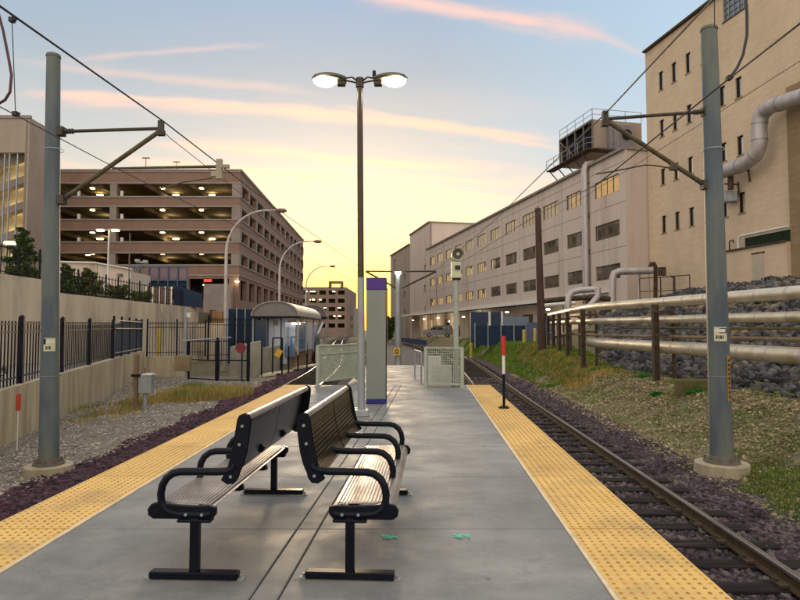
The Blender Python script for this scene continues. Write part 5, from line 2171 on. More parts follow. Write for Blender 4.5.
def cat_pole(label, x, y, r0, r1, ztop, zbase, base_r, base_h, lean=0.0):
    t = thing('catenary_pole', label, 'pole', (x, y, zbase), 'catenary poles')
    b = MB()
    n = 8
    pts = [(x + lean * k / n, y, zbase + base_h + .1 + (ztop - zbase - base_h - .1) * k / n) for k in range(n + 1)]
    b.tube(pts, [r0 + (r1 - r0) * k / n for k in range(n + 1)], 24)
    b.build('pole', M_GALV, t, smooth=True)
    MB().cyl((x + lean, y, ztop - .005), r1 * 1.1, r1 * 1.02, .05, 24).build('pole_cap', M_FRAME, t, smooth=True)
    c = MB()
    c.cyl((x, y, zbase - .4), base_r, base_r * .97, base_h + .4, 28)
    c.build('concrete_base', M_CONC_OLD, t, smooth=True, bevel=.02)
    f = MB()
    f.cyl((x, y, zbase + base_h + .002), r0 * 1.55, r0 * 1.55, .035, 24)
    f.cyl((x, y, zbase + base_h + .037), r0 * 1.15, r0 * 1.08, .09, 24)
    for k in range(8):
        a = k * math.pi / 4 + .2
        f.cyl((x + r0 * 1.38 * math.cos(a), y + r0 * 1.38 * math.sin(a), zbase + base_h + .03), .018, .018, .07, 6)
    f.build('base_flange', M_FRAME, t, smooth=True)
    for z in (1.45 + (330 - 376) / 600 * y, 1.45 + (330 - 148) / 600 * y):
        MB().cyl((x + lean * .5, y, z), r0 * .99, r0 * .99, .012, 24, False).build('steel_strap', M_GALV2, t)
    return t


def pole_at(pxb, pyb, z, pxt, pyt):
    q = on(pxb, pyb, z)
    tp = at(pxt, pyt, q.y)
    return q, tp


# right pole: concrete base front at about (722, 485); pole axis meets ground slightly behind
PYR = 10.6
pb = at(721.5, 455, PYR)
gz_r = at(722, 476, PYR).z
pt = at(709, 30, PYR)
cr_ = cat_pole('teal grey catenary pole on a round concrete base, right of the track', pb.x, PYR, .19, .135, pt.z, gz_r, .45, .24, pt.x - pb.x)
PX = pb.x


def polex(z, a, c):
    return a.x + (c.x - a.x) * (z - a.z) / (c.z - a.z)


stk = MB()
zc = at(718, 333, PYR).z
sx_ = polex(zc, pb, pt)
st_ = MB().tube([(sx_, PYR, zc - .07), (sx_, PYR, zc + .09)], .181, 24, False)
# sticker made as a curved patch facing the platform
def patch(x, y, r, z0, z1, a0, a1, n=6):
    b = MB()
    for k in range(n + 1):
        a = a0 + (a1 - a0) * k / n
        b.v += [(x + r * math.cos(a), y + r * math.sin(a), z0), (x + r * math.cos(a), y + r * math.sin(a), z1)]
    for k in range(n):
        b.f.append((2 * k, 2 * k + 2, 2 * k + 3, 2 * k + 1))
    return b


M_STK = mat('yellowed_sticker', (.62, .60, .36), (.5, .48, .28), rough=.5, scale=8)
M_STO = mat('orange_sticker', (.45, .24, .04), (.28, .15, .03), rough=.6, scale=30)
M_INK = mat('black_ink', (.012, .012, .012), rough=.6)


def rr_at(z):
    return .19 + (.135 - .19) * (z - gz_r) / (pt.z - gz_r) + .004


zs0, zs1 = at(718, 341, PYR).z, at(718, 327, PYR).z
plate = patch(polex(zs1, pb, pt), PYR, rr_at(zs0), zs0, zs1, R(222), R(292)).build('number_plate', M_STK, cr_)
patch(polex(zs1, pb, pt), PYR, rr_at(zs0) + .002, zs0 + .14, zs1 - .02, R(250), R(290)).build('black_corner', M_INK, plate)
pp_ = patch(polex(zs1, pb, pt), PYR, rr_at(zs0) + .003, zs0 + .155, zs1 - .035, R(228), R(282)).build('white_arrow', M_WHITE, plate)
dsh = MB()
for k, (a, c) in enumerate(((232, 240), (244, 249), (253, 262), (266, 271))):
    q = patch(polex(zs1, pb, pt), PYR, rr_at(zs0) + .003, zs0 + .04, zs0 + .10, R(a), R(c), 2)
    dsh.add(q.v, q.f)
dsh.build('lettering', M_INK, plate)
zo0, zo1 = at(724, 400, PYR).z, at(724, 355, PYR).z
og = patch(polex((zo0 + zo1) / 2, pb, pt), PYR, rr_at(zo0) + .003, zo0, zo1, R(284), R(308), 3).build('orange_label', M_STO, cr_)
dsh = MB()
for k in range(9):
    z = zo0 + .05 + k * (zo1 - zo0 - .08) / 9
    q = patch(polex((zo0 + zo1) / 2, pb, pt), PYR, rr_at(zo0) + .005, z, z + .045, R(290), R(302), 2)
    dsh.add(q.v, q.f)
dsh.build('lettering', M_INK, og)

# left pole
PYL = 10.8
pbl = at(49, 455, PYL)
ptl = at(53.5, 57, PYL)
gz_l = at(48, 478, PYL).z
cl_ = cat_pole('grey blue catenary pole on a round concrete base, left of the platform', pbl.x, PYL, .165, .115, ptl.z, gz_l, .41, .24, ptl.x - pbl.x)
zs0, zs1 = at(50, 351, PYL).z, at(50, 338, PYL).z
rl_ = .162
plate = patch(polex(zs1, pbl, ptl), PYL, rl_, zs0, zs1, R(262), R(330)).build('number_plate', M_STK, cl_)
patch(polex(zs1, pbl, ptl), PYL, rl_ + .002, zs0 + .12, zs1 - .01, R(262), R(276)).build('black_corner', M_INK, plate)
patch(polex(zs1, pbl, ptl), PYL, rl_ + .002, zs0 + .14, zs1 - .03, R(277), R(325)).build('white_arrow', M_WHITE, plate)
dsh = MB()
for a, c in ((275, 282), (286, 291), (295, 303)):
    q = patch(polex(zs1, pbl, ptl), PYL, rl_ + .003, zs0 + .03, zs0 + .09, R(a), R(c), 2)
    dsh.add(q.v, q.f)
dsh.build('lettering', M_INK, plate)
MB().cyl((pbl.x, PYL, at(50, 376, PYL).z), .168, .168, .01, 24, False).build('steel_strap', M_GALV2, cl_)


def insul(b, a, c, n=4, r=.05):
    a, c = Vector(a), Vector(c)
    d = c - a
    for k in range(n):
        p = a + d * ((k + .3) / n)
        b.tube([p, p + d * .35 / n], r, 10)
    b.tube([a, c], r * .45, 8)


def cantilever(label, Y, root_top, tip, root_low, low_tip, loc, r=.03, m=M_DARKSTEEL):
    t = thing('cantilever', label, 'cantilever', loc, 'catenary cantilevers')
    a, b_ = at(*root_top, Y), at(*tip, Y)
    c, d = at(*root_low, Y), at(*low_tip, Y)
    MB().tube([a, b_], r, 10).build('top_tube', m, t)
    MB().tube([c, d], r * 1.35, 10).build('bracket_tube', mat('olive_steel', (.12, .10, .045), (.06, .05, .025), rough=.6, metal=.2, scale=6), t)
    for p_, q_ in ((a + (b_ - a) * .02, a + (b_ - a) * .13), (c, c + (d - c) * .09)):
        i1 = MB()
        insul(i1, p_, q_)
        i1.build('insulator', M_INS, t)
    h = MB()
    h.box(b_ + Vector((0, 0, .03)), (.09, .09, .22))
    h.box(b_ + Vector((.0, 0, -.08)), (.13, .1, .1))
    h.build('clamp', M_DARKSTEEL, t)
    for p_ in (a, c):
        MB().box(p_, (.12, .14, .16)).build('pole_bracket', M_DARKSTEEL, t)
    return t


# left cantilever with its registration arm
ct1 = cantilever('dark triangular cantilever arm on the left catenary pole', PYL, (61, 131.5), (161, 128.5), (62, 200), (160, 131), (pbl.x, PYL, 4.5))
t = thing('registration_arm', 'long olive horizontal registration tube ending in insulators above the garage roof', 'registration arm', at(112, 168, PYL), 'catenary cantilevers')
p0, p1 = at(112, 168.3, PYL), at(221, 166.5, PYL)
MO = mat('olive_steel', (.12, .10, .045))
MB().tube([p0, p1], [.018, .03], 10).build('tube', MO, t)
h = MB()
h.box(p1 + Vector((-.03, 0, -.05)), (.10, .08, .36))
h.box(p1 + Vector((.07, 0, 0)), (.16, .07, .06))
h.box(p1 + Vector((-.12, 0, -.14)), (.10, .07, .09))
h.build('clamp', mat('pale_fitting', (.34, .30, .22), (.25, .21, .15), rough=.6), t)
a, c = at(212, 178, PYL), at(158, 189, PYL)
MB().tube([a, (a + c) / 2 + Vector((0, 0, .03)), c], .013, 8).build('steady_arm', MO, t)

# right cantilever
ct2 = cantilever('dark triangular cantilever arm on the right catenary pole', PYR, (706, 111.5), (605, 119), (705, 185), (607, 121), (PX, PYR, 4.5))
t = thing('registration_arm', 'thin curved registration rod left of the right catenary pole', 'registration arm', at(672, 166, PYR), 'catenary cantilevers')
MB().tube([at(x, y, PYR) for x, y in ((672, 169), (667, 167.5), (655, 165.5), (645, 165), (630, 168), (612, 171.5), (596, 174))], .013, 8).build('rod', M_DARKSTEEL, t, smooth=True)
MB().box(at(673, 167, PYR), (.12, .09, .12)).build('clamp', M_DARKSTEEL, t)


def wire(name, label, pts, r, cat='wire', group=None, sag=0.0, m=None):
    P_ = []
    for a, c in zip(pts, pts[1:]):
        a, c = Vector(a), Vector(c)
        n = 10 if (c - a).length > 6 else 6
        for k in range(n):
            s = k / n
            P_.append(a.lerp(c, s) - Vector((0, 0, sag * 4 * s * (1 - s))))
    P_.append(Vector(pts[-1]))
    return tag(MB().tube(P_, r, 6).build(name, m or M_WIRE, smooth=True), label, cat, group)


# far central pole with two arms and a lamp
FYP = 39.0
q = at(398, 364, FYP)
cp_ = thing('catenary_pole', 'far catenary pole between the tracks with arms both ways and a lamp on top', 'pole', (q.x, FYP, -.98), 'catenary poles')
zt_ = at(398, 272, FYP).z
MB().tube([(q.x, FYP, -1.0), (q.x, FYP, zt_)], [.22, .17], 16).build('pole', M_GALV2, cp_, smooth=True)
MB().cyl((q.x, FYP, -1.05), .5, .5, .2, 18).build('concrete_base', M_CONC_OLD, cp_)
for s, xe in ((-1, 366), (1, 436)):
    b = MB()
    b.tube([(q.x, FYP, at(0, 271.5, FYP).z), tuple(at(xe, 271.2, FYP))], .05, 8)
    b.tube([tuple(at(399 + s * 3, 288, FYP)), tuple(at(xe, 271.5, FYP))], .06, 8)
    b.build('cantilever_arm', M_DARKSTEEL, cp_)
p = at(398, 273, FYP - .3)
MB().box((p.x, p.y, p.z), (.36, .3, .12)).build('lamp', emit('lamp_white', (.92, 1.0, .85), 18), cp_)
p = at(397, 351.5, FYP - .35)
ys = MB().box(p, (.42, .03, .52)).build('yellow_plate', mat('warning_yellow', (.68, .42, .02)), cp_)
b = MB()
pc = Vector((p.x, p.y - .025, p.z))
n = 16
for k in range(n):
    a0, a1 = 2 * math.pi * k / n, 2 * math.pi * (k + 1) / n
    f = lambda a, r_: (pc.x + r_ * math.cos(a), pc.y, pc.z + r_ * 1.25 * math.sin(a))
    b.add([f(a0, .07), f(a1, .07), f(a1, .12), f(a0, .12)], [(0, 1, 2, 3)])
b.build('black_emblem', M_INK, ys)


def cy(fx, off, y):
    return fx(y) + off


# messenger and contact wires
LC, RC = .75, -.75
mA = at(163, 121, PYL)
w1 = [tuple(at(-60, -36, 5.4)), tuple(mA), tuple(at(281, 212, 23)), tuple(at(366, 271, FYP)), (-6.2, 75, 4.6), (-14, 142, 4.6)]
wire('messenger_wire', 'thick messenger wire over the left track, clamped at the left cantilever tip', w1, .013, 'wire', 'overhead wires')
w2 = [tuple(at(-45, 83, 5.4)), tuple(at(112, 166, 9)), tuple(at(160, 190, PYL)), tuple(at(352, 280, 30)), (-6.2, 75, 3.9), (-14, 142, 3.9)]
wire('contact_wire', 'contact wire over the left track, held by the steady arm', w2, .006, 'wire', 'overhead wires')
m2 = at(605, 114, PYR)
w3 = [tuple(at(760, -52, 5.2)), tuple(at(712, 0, 6.5)), tuple(m2), tuple(at(563, 153, 13.4)), tuple(at(496, 219, 22.5)), tuple(at(436, 270, FYP)), (4.6, 75, 4.9), (-.2, 142, 4.9)]
wire('messenger_wire', 'messenger wire over the right track, clamped at the right cantilever tip', w3, .012, 'wire', 'overhead wires')
w4 = [tuple(at(900, -58, 4.3)), tuple(at(800, 23.5, 5.4)), tuple(at(728, 79.5, 6.8)), tuple(at(650, 142, 8.9)), tuple(at(598, 184, PYR)), tuple(at(540, 213, 15)), tuple(at(436, 278, FYP)), (4.6, 75, 4.2), (-.2, 142, 4.2)]
wire('contact_wire', 'contact wire over the right track crossing in front of the tan brick building', w4, .010, 'wire', 'overhead wires')
w5 = [tuple(at(860, 22, 14)), tuple(at(800, 61, 15.5)), tuple(at(715, 115, 19)), tuple(at(640, 162, 23)), tuple(at(560, 212, 33))]
wire('span_wire', 'thin lower span wire in front of the tan brick building', w5, .009, 'wire', 'overhead wires')
w6 = [tuple(at(163, 131, PYL)), tuple(at(170, 138, 11.2)), tuple(at(281, 225, 24)), tuple(at(370, 282, FYP))]
wire('span_wire', 'thin second wire leaving the left cantilever tip towards the garage corner', w6, .007, 'wire', 'overhead wires')
wire('hanger_wire', 'thin vertical dropper wire at the upper left corner', [tuple(at(12, 19, 6.75)), tuple(at(15.5, 113, 6.75))], .005, 'wire', 'dropper wires')
wire('hanger_wire', 'thin vertical dropper wire above the top of the right pole', [tuple(at(714.5, -20, 6.5)), tuple(at(714.5, 28, 6.6))], .005, 'wire', 'dropper wires')
wire('jumper_cable', 'thick looping jumper cable hanging at the upper left corner', [tuple(at(*p, 6.3)) for p in ((-3, 8), (3, 30), (8, 55), (11.5, 75), (10, 92), (5, 100), (-2, 104))], .014, 'cable', 'jumper cables', 0, mat('red_brown_cable', (.08, .02, .03), rough=.5))
wire('jumper_cable', 'thick curved jumper cable hanging beside the right pole top', [tuple(at(*p, 6.7)) for p in ((745, -12), (747, 15), (747, 35), (743, 55), (737, 68), (731, 76))], .016, 'cable', 'jumper cables')
for i, (px, py, Y, lab) in enumerate(((12, 20, 6.75, 'small black clip where the left dropper meets the messenger wire'), (15.5, 114, 6.75, 'small black clip at the bottom end of the left dropper'),
                                      (729, 78, 6.8, 'black clamp joining the right jumper cable to the contact wire'))):
    b = MB()
    b.box(at(px, py, Y), (.05, .06, .05))
    b.box(at(px + 2, py - 1, Y), (.05, .03, .03), ry=.5)
    tag(b.build('wire_clamp', M_WIRE), lab, 'clamp')
# little clips along the far left wire
b = MB()

# ================================================================= LAMP POSTS
q = on(362.5, 416, 0)
LY = q.y
lp = thing('lamp_post', 'tall dark platform lamp post with two lit heads, behind the benches', 'lamp post', (q.x, LY, 0))
zt_ = at(360, 84, LY).z
b = MB()
xb, xt = at(361.5, 416, LY).x, at(359.8, 84, LY).x
b.tube([(xb, LY, .1), (xb + (xt - xb) * .4, LY, zt_ * .4), (xt, LY, zt_)], [.062, .056, .048], 20)
M_LPOST = mat('bronze_lamp_post', (.075, .05, .03), (.045, .032, .022), rough=.35, metal=.5, scale=3)
b.build('pole', M_LPOST, lp, smooth=True)
b = MB()
b.tube([(xb, LY, .1), (xb + (xt - xb) * .41, LY, zt_ * .41)], [.066, .060], 20)
b.build('lower_sleeve', M_GALV2, lp, smooth=True)
MB().bb(xb - .125, xb + .125, LY - .12, LY + .12, 0.001, .11).build('base_cover', M_GALV2, lp, bevel=.012)
MB().cyl((xb - .11, LY + .16, .0), .05, .04, .12, 12).build('conduit_stub', M_WHITE, lp, smooth=True)
MB().cyl((xt, LY, zt_ - .06), .07, .07, .16, 16).build('pole_cap', M_LPOST, lp, smooth=True)
for s in (-1, 1):
    h = MB()
    rows = []
    n = 10
    L0, L1 = .24, .83
    for k in range(n + 1):
        f = k / n
        x = L0 + (L1 - L0) * f
        wd = .05 + .125 * math.sin(math.pi * min(1, f * .85 + .12)) ** .6
        th = .05 + .035 * math.sin(math.pi * min(1, f * .8 + .15))
        if k == n:
            wd *= .5
            th *= .4
        zc_ = zt_ + .06 + .045 * math.sin(f * math.pi * .8)
        m_ = 10
        rows.append([(xt + s * x, LY + wd * math.cos(2 * math.pi * j / m_), zc_ + th * max(-.35, math.sin(2 * math.pi * j / m_))) for j in range(m_)])
    for r_ in rows:
        h.v.extend(r_)
    for k in range(n):
        for j in range(m_):
            h.f.append((k * m_ + j, k * m_ + (j + 1) % m_, (k + 1) * m_ + (j + 1) % m_, (k + 1) * m_ + j))
    h.f.append(tuple(range(m_)))
    h.f.append(tuple(n * m_ + j for j in range(m_)))
    hd = h.build('lamp_head', mat('olive_lamp_head', (.11, .10, .06), (.07, .065, .04), rough=.5, metal=.3), lp, smooth=True)
    ln = MB()
    rows = []
    for (rz_, zz_) in ((.205, .02), (.195, -.035), (.13, -.08), (.03, -.10)):
        rows.append([(xt + s * .60 + rz_ * math.cos(2 * math.pi * j / 16), LY + rz_ * .72 * math.sin(2 * math.pi * j / 16), zt_ + .06 + zz_) for j in range(16)])
    for r_ in rows:
        ln.v.extend(r_)
    for k in range(3):
        for j in range(16):
            ln.f.append((k * 16 + j, k * 16 + (j + 1) % 16, (k + 1) * 16 + (j + 1) % 16, (k + 1) * 16 + j))
    ln.f.append(tuple(3 * 16 + j for j in range(16)))
    ln.build('lens', emit('street_lamp_glow', (1.0, .97, .72), 45), hd, smooth=True)
    MB().box((xt + s * .32, LY, zt_ + .02), (.14, .12, .10)).build('driver_box', M_LPOST, hd, bevel=.01)
    ar = MB()
    for dz_ in (.07, -.01):
        ar.tube([(xt + s * .04, LY, zt_ + .02 + dz_ * .4), (xt + s * .13, LY, zt_ + .05 + dz_), (xt + s * .27, LY, zt_ + .07 + dz_ * .4)], .016, 8)
    ar.build('lamp_arm', M_LPOST, lp, smooth=True)
    if s > 0:
        MB().cyl((xt + .25, LY, zt_ + .12), .032, .028, .11, 10).build('photocell', M_FENCE, hd)

# purple topped sign pylon
q = on(376, 404, 0)
sp = thing('sign_pylon', 'pale green sign pylon with purple top band and blue foot band', 'sign', (q.x, q.y, 0))
xa, xb_ = at(366, 400, q.y).x, at(385.7, 400, q.y).x
ztp, zpb = at(0, 277.5, q.y).z, at(0, 290, q.y).z
zb1_ = at(0, 399.3, q.y).z
M_PYL = mat('pylon_green_grey', (.22, .24, .205), (.17, .19, .17), rough=.35, scale=.8, stretch=(1, 1, .5))
M_PUR = mat('purple_panel', (.055, .012, .20), (.045, .01, .17), rough=.35, scale=2)
M_BLUP = mat('deep_blue_band', (.012, .014, .19), rough=.4)
MB().bb(xa, xb_, q.y, q.y + .22, zb1_ + .002, zpb - .002).build('panel', M_PYL, sp, bevel=.008)
MB().bb(xa - .003, xb_ + .003, q.y - .003, q.y + .223, zpb, ztp).build('purple_band', M_PUR, sp, bevel=.008)
MB().bb(xa - .003, xb_ + .003, q.y - .003, q.y + .223, .008, zb1_).build('blue_band', M_BLUP, sp, bevel=.005)
MB().bb(xb_ + .004, xb_ + .016, q.y + .02, q.y + .2, .01, ztp - .01).build('edge_trim', M_FENCE, sp)

# red / white / black marker post
q = on(504, 408.5, 0)
mp_ = thing('marker_post', 'thin marker post with black, white and red bands on the right tactile strip', 'marker post', (q.x, q.y, 0))
z1_, z2_, z3_ = at(0, 374, q.y).z, at(0, 355, q.y).z, at(0, 336, q.y).z
MB().cyl((q.x, q.y, .01), .026, .026, z1_ - .01, 14).build('black_band', M_FENCE, mp_, smooth=True)
MB().cyl((q.x, q.y, z1_), .029, .029, z2_ - z1_, 14).build('white_band', M_WHITE, mp_, smooth=True)
MB().cyl((q.x, q.y, z2_), .047, .047, z3_ - z2_, 16).build('red_band', mat('red_reflector', (.48, .03, .015), (.38, .02, .01), rough=.35), mp_, smooth=True)
b = MB()
b.cyl((q.x, q.y, .007), .10, .10, .02, 20)
for k in range(4):
    b.cyl((q.x + .075 * math.cos(k * 1.57 + .6), q.y + .075 * math.sin(k * 1.57 + .6), .02), .012, .012, .03, 6)
b.build('base_plate', M_FENCE, mp_)

# signal pole
q = on(456.5, 387, 0)
sp2 = thing('signal_pole', 'pale pole with cream box and round dark faced head, beside the right mesh barrier', 'signal pole', (q.x, q.y, 0))
Y = q.y
MB().tube([(q.x, Y, 0), (q.x, Y, at(0, 278, Y).z)], .068, 16).build('pole', mat('pale_green_pole', (.36, .39, .34), (.29, .32, .28), rough=.5, scale=3), sp2, smooth=True)
z0, z1 = at(0, 278.5, Y).z, at(0, 262, Y).z
cr_m = mat('cream_housing', (.55, .58, .38), (.48, .50, .32), rough=.5)
MB().box((q.x, Y, (z0 + z1) / 2), (.245, .24, z1 - z0)).build('housing', cr_m, sp2, bevel=.03)
MB().box((q.x, Y, z0 - .01), (.22, .2, .05)).build('collar', M_FENCE, sp2)
MB().box((q.x + .03, Y - .145, (z0 + z1) / 2 + .06), (.13, .05, .10)).build('louvre', M_INK, sp2)
MB().cyl((q.x, Y, -.0), .13, .13, .025, 16).build('base_flange', M_GALV2, sp2)
for dx in (-.1, .1):
    MB().box((q.x + dx, Y, .05), (.06, .16, .08)).build('foot_lug', M_GALV2, sp2)
pz = at(0, 255.5, Y).z
hz_ = MB()
hz_.tube([(q.x + .03, Y - .12, pz), (q.x + .03, Y + .12, pz)], .145, 24)
hh = hz_.build('round_head', cr_m, sp2, smooth=True)
b = MB()
b.tube([(q.x + .03, Y - .125, pz + .01), (q.x + .03, Y - .13, pz + .01)], .125, 24)
b.build('dark_face', mat('bronze_face', (.06, .05, .02), (.03, .025, .015), rough=.3, scale=9), hh, smooth=True)
b = MB()
for k in range(14):
    a0, a1 = math.pi * k / 14, math.pi * (k + 1) / 14
    f = lambda a, y_: (q.x + .03 + .15 * math.cos(a), y_, pz + .15 * math.sin(a))
    b.add([f(a0, Y - .12), f(a1, Y - .12), f(a1, Y - .26), f(a0, Y - .26)], [(0, 1, 2, 3)])
b.build('visor', M_FENCE, hh)
MB().tube([(q.x + .04, Y - .13, pz + .02), (q.x + .04, Y - .17, pz + .02)], .045, 12).build('lens', cr_m, hh)

# mesh barriers at the platform end
M_MB = mat('pale_green_paint', (.40, .435, .35), (.32, .35, .28), rough=.5, scale=4)


def mesh_barrier(label, a, c, z0, z1, step=.05, mid=None):
    a, c = Vector(a), Vector(c)
    t = thing('mesh_barrier', label, 'barrier', (a.x, a.y, 0), 'pale green mesh barriers at the platform end')
    L_ = (c - a).length
    d = (c - a) / L_
    for p in (a, c):
        b = MB()
        b.box((p.x, p.y, z1 / 2), (.07, .07, z1 - .005), rz=math.atan2(d.y, d.x))
        b.box((p.x, p.y, .012), (.13, .13, .02), rz=math.atan2(d.y, d.x))
        b.build('post', M_MB, t)
    b = MB()
    b.wallbox(a, c, z1 - .04, z1, .05)
    b.wallbox(a, c, z0, z0 + .04, .05)
    if mid:
        b.wallbox(a, c, mid, mid + .035, .05)
    b.build('rail', M_MB, t)
    b = MB()
    n = int(L_ / step)
    for k in range(1, n):
        p = a + d * (k * L_ / n)
        b.box((p.x, p.y, (z0 + z1) / 2), (.013, .013, z1 - z0), rz=math.atan2(d.y, d.x))
    nn = int((z1 - z0) / step)
    for k in range(1, nn):
        z = z0 + k * (z1 - z0) / nn
        b.wallbox(a, c, z - .0065, z + .0065, .014)
    b.build('mesh_panel', M_MB, t)
    return t


q0 = on(317.5, 386, 0)
q0 = Vector((q0.x, 15.7, 0))
mesh_barrier('left pale green mesh barrier at the platform end, beside the sign pylon', (q0.x, q0.y), (q0.x + .98, q0.y + 1.9), .08, 1.06, .034, .80)
q1, q2 = on(426, 386.5, 0), on(462.5, 388, 0)
mesh_barrier('right pale mesh barrier at the platform end, beside the signal pole', (q1.x, q1.y), (q2.x, q2.y), .06, 1.02, .055)
b = MB()
b.prism([(q1.x + .08, q1.y + .25), (q2.x - .25, q2.y + .25), (q2.x - .25, q2.y + .32), (q1.x + .08, q1.y + .32)], .03, .55)
b.prism([(q1.x + .08, q1.y + .255), (q1.x + .42, q1.y + .255), (q1.x + .42, q1.y + .315), (q1.x + .08, q1.y + .315)], .55, .76)
tag(b.build('white_panel', M_WHITE, bevel=.01), 'white stepped panel standing behind the right mesh barrier', 'panel')
b = MB()
railing(b, [(.58, 16.4), (.44, 17.9)], 0, .85, .022, True, 1.9)
tag(b.build('ramp_handrail', M_GALV2), 'short grey handrail beside the right mesh barrier at the start of the walkway', 'handrail')
b = MB()
railing(b, [(-1.3, 18.0), (-1.3, 24.8)], 0, 1.0, .022, True, 1.9)
tag(b.build('ramp_handrail', M_FENCE), 'black handrail along the left side of the walkway, partly hidden by the pylon', 'handrail')
b = MB()
q = on(386.6, 366, 0)
b.cyl((q.x - .03, 23, 0), .03, .03, .98, 8)
tag(b.build('walkway_post', M_FENCE), 'thin black post at the right edge of the sign pylon', 'post')

# curved street lights
for px, py, dep, tx, ty, lab in ((225, 368, 37, 281, 210.5, 'nearest tall curved street light, left of the shelter'),
                                 (279, 350, 50, 317.5, 241.5, 'second curved street light, rising behind the shelter'),
                                 (305.5, 345, 69, 332.5, 266.3, 'third and farthest curved street light at the garage corner')):
    bx_ = at(px, 345, dep)
    tip = at(tx, ty, dep)
    t = thing('street_light', lab, 'street light', (bx_.x, dep, -1), 'curved street lights along the garage')
    h_arc = tip.z
    start = h_arc - (2.6 if dep < 40 else 2.4)
    pts = [(bx_.x, dep, -1), (bx_.x, dep, start)]
    n = 9
    for k in range(1, n + 1):
        a = math.pi / 2 * k / n
        pts.append((bx_.x + (tip.x - bx_.x) * .72 * (1 - math.cos(a)), dep, start + (h_arc - start) * math.sin(a)))
    pts.append((tip.x - .25, dep, h_arc + .02))
    rs = [.12, .10] + [.085 - .004 * k for k in range(n)] + [.045]
    MB().tube(pts, rs, 12).build('pole', mat('aluminium_pole', (.50, .46, .42), (.42, .38, .35), rough=.45, metal=.4), t, smooth=True)
    hd_ = MB()
    hd_.tube([(tip.x - .35, dep, h_arc), (tip.x - .1, dep, h_arc), (tip.x + .22, dep, h_arc - .01), (tip.x + .36, dep, h_arc - .03)], [.06, .15, .14, .05], 12)
    hd_.build('lamp_head', M_FRAME, t, smooth=True)
    MB().cyl((bx_.x, dep, -1.05), .22, .2, .25, 14).build('base', M_CONC_OLD, t)
# twin headed lit lamp before the garage
q = at(107.5, 285, 45)
t = thing('twin_lamp', 'slim lamp with two lit heads in front of the garage, left of the glazed walkway', 'street light', (q.x, 45, 3.1))
zt_ = at(107.5, 229, 45).z
MB().cyl((q.x, 45, 3), .06, .05, zt_ - 3, 10).build('pole', M_WHITE, t)
for px, c_ in ((100.5, 18), (115.5, 22)):
    p = at(px, 230.3, 45)
    b = MB().box((p.x, 45, p.z + .06), (.6, .25, .1)).build('lamp_head', M_WHITE, t)
    MB().box((p.x, 45, p.z - .02), (.48, .22, .10)).build('lens', emit('twin_lamp_glow', (1, .80, .40), c_), b)
MB().tube([tuple(at(100.5, 230, 45)), tuple(at(115.5, 230, 45))], .03, 6).build('lamp_arm', M_WHITE, t)
q = at(128.8, 285, 50)
t = thing('camera_mast', 'thin dark mast beside the twin headed lamp, reaching up the garage', 'mast', (q.x, 50, 3.1))
MB().cyl((q.x, 50, 3), .06, .05, at(0, 233, 50).z - 3, 8).build('mast', M_FRAME, t)
b = MB()
b.tube([tuple(at(136, 262, 50)), tuple(at(148, 263, 50))], .09, 8)
b.box(at(137.5, 260.5, 50), (.35, .3, .2))
b.box(at(145.5, 261.5, 50), (.35, .3, .2))
b.build('camera_bracket', M_GALV2, t)
q = at(10, 243, 34)
t = thing('wall_lantern', 'bright lit lamp before the stair tower at the left edge', 'lamp', (q.x, 34, 3.6))
MB().cyl((q.x, 34, 3.5), .05, .05, q.z - 3.5, 8).build('pole', M_FRAME, t)
MB().box((q.x, 34, q.z), (.6, .25, .14)).build('lens', emit('twin_lamp_glow', (1, .80, .40), 18), t, bevel=.04)

# wooden utility pole
WY = 34.0
q = at(538.5, 346, WY)
wpz = gz(q.x, WY)
t = thing('utility_pole', 'brown wooden utility pole at the end of the pipe rack', 'utility pole', (q.x, WY, wpz))
MB().tube([(at(542.5, 345, WY).x, WY, wpz - .4), (at(540, 280, WY).x, WY, 4), (at(537.8, 209, WY).x, WY, at(0, 208.5, WY).z)], [.235, .20, .165], 14).build('pole', mat('pole_wood', (.10, .062, .045), (.055, .035, .028), rough=.95, scale=3, stretch=(3, 3, .3), bump=.3, bscale=30), t, smooth=True)
b = MB()
b.cyl((at(537.8, 209, WY).x, WY, at(0, 208.5, WY).z), .07, .05, .12, 8)
b.build('cap_fitting', M_FRAME, t)

# ================================================================= PIPE RACK
depth_at = lambda px: 1.0 / (1 / 14.0 + (800 - px) / (800 - 589.0) * (1 / 27.0 - 1 / 14.0))
rack = [(870, 0), (800, 0), (735, 0), (663.5, 0), (589, 0)]
pr_ = [
    ('steam_pipe', 'thick topmost pale steam pipe of the rack, right of the track', [(900, 283.5), (800, 292.3), (735, 297.5), (663.5, 302.8), (600, 306.5), (587, 307.8)], [(578, 309.6), (550, 315.3)], .165, 8),
    ('steam_pipe', 'second thick pale steam pipe of the rack, below the topmost', [(900, 313), (800, 316.8), (735, 318.2), (663.5, 319.6), (600, 321), (587, 321.4)], [(578, 321.6), (550, 323.2)], .135, 6),
    ('steam_pipe', 'thin rusty pipe just above the lowest pipe of the rack', [(900, 342), (800, 339.5), (735, 338), (663.5, 336.2), (600, 335.2), (587, 334.9)], [(578, 334.4), (550, 332.8)], .055, 6),
    ('steam_pipe', 'thin mossy pipe between the second and third pipes of the rack', [(900, 329), (800, 328.5), (735, 328), (663.5, 327.8), (625, 327.7)], [], .04, 6),
    ('steam_pipe', 'thickest lowest pale steam pipe of the rack, ending at the bent support', [(900, 364), (800, 356), (735, 351.5), (663.5, 347), (600, 342.8), (590, 342.2)], [], .205, 8),
]
D2 = {578: 29.0, 550: 38.0}
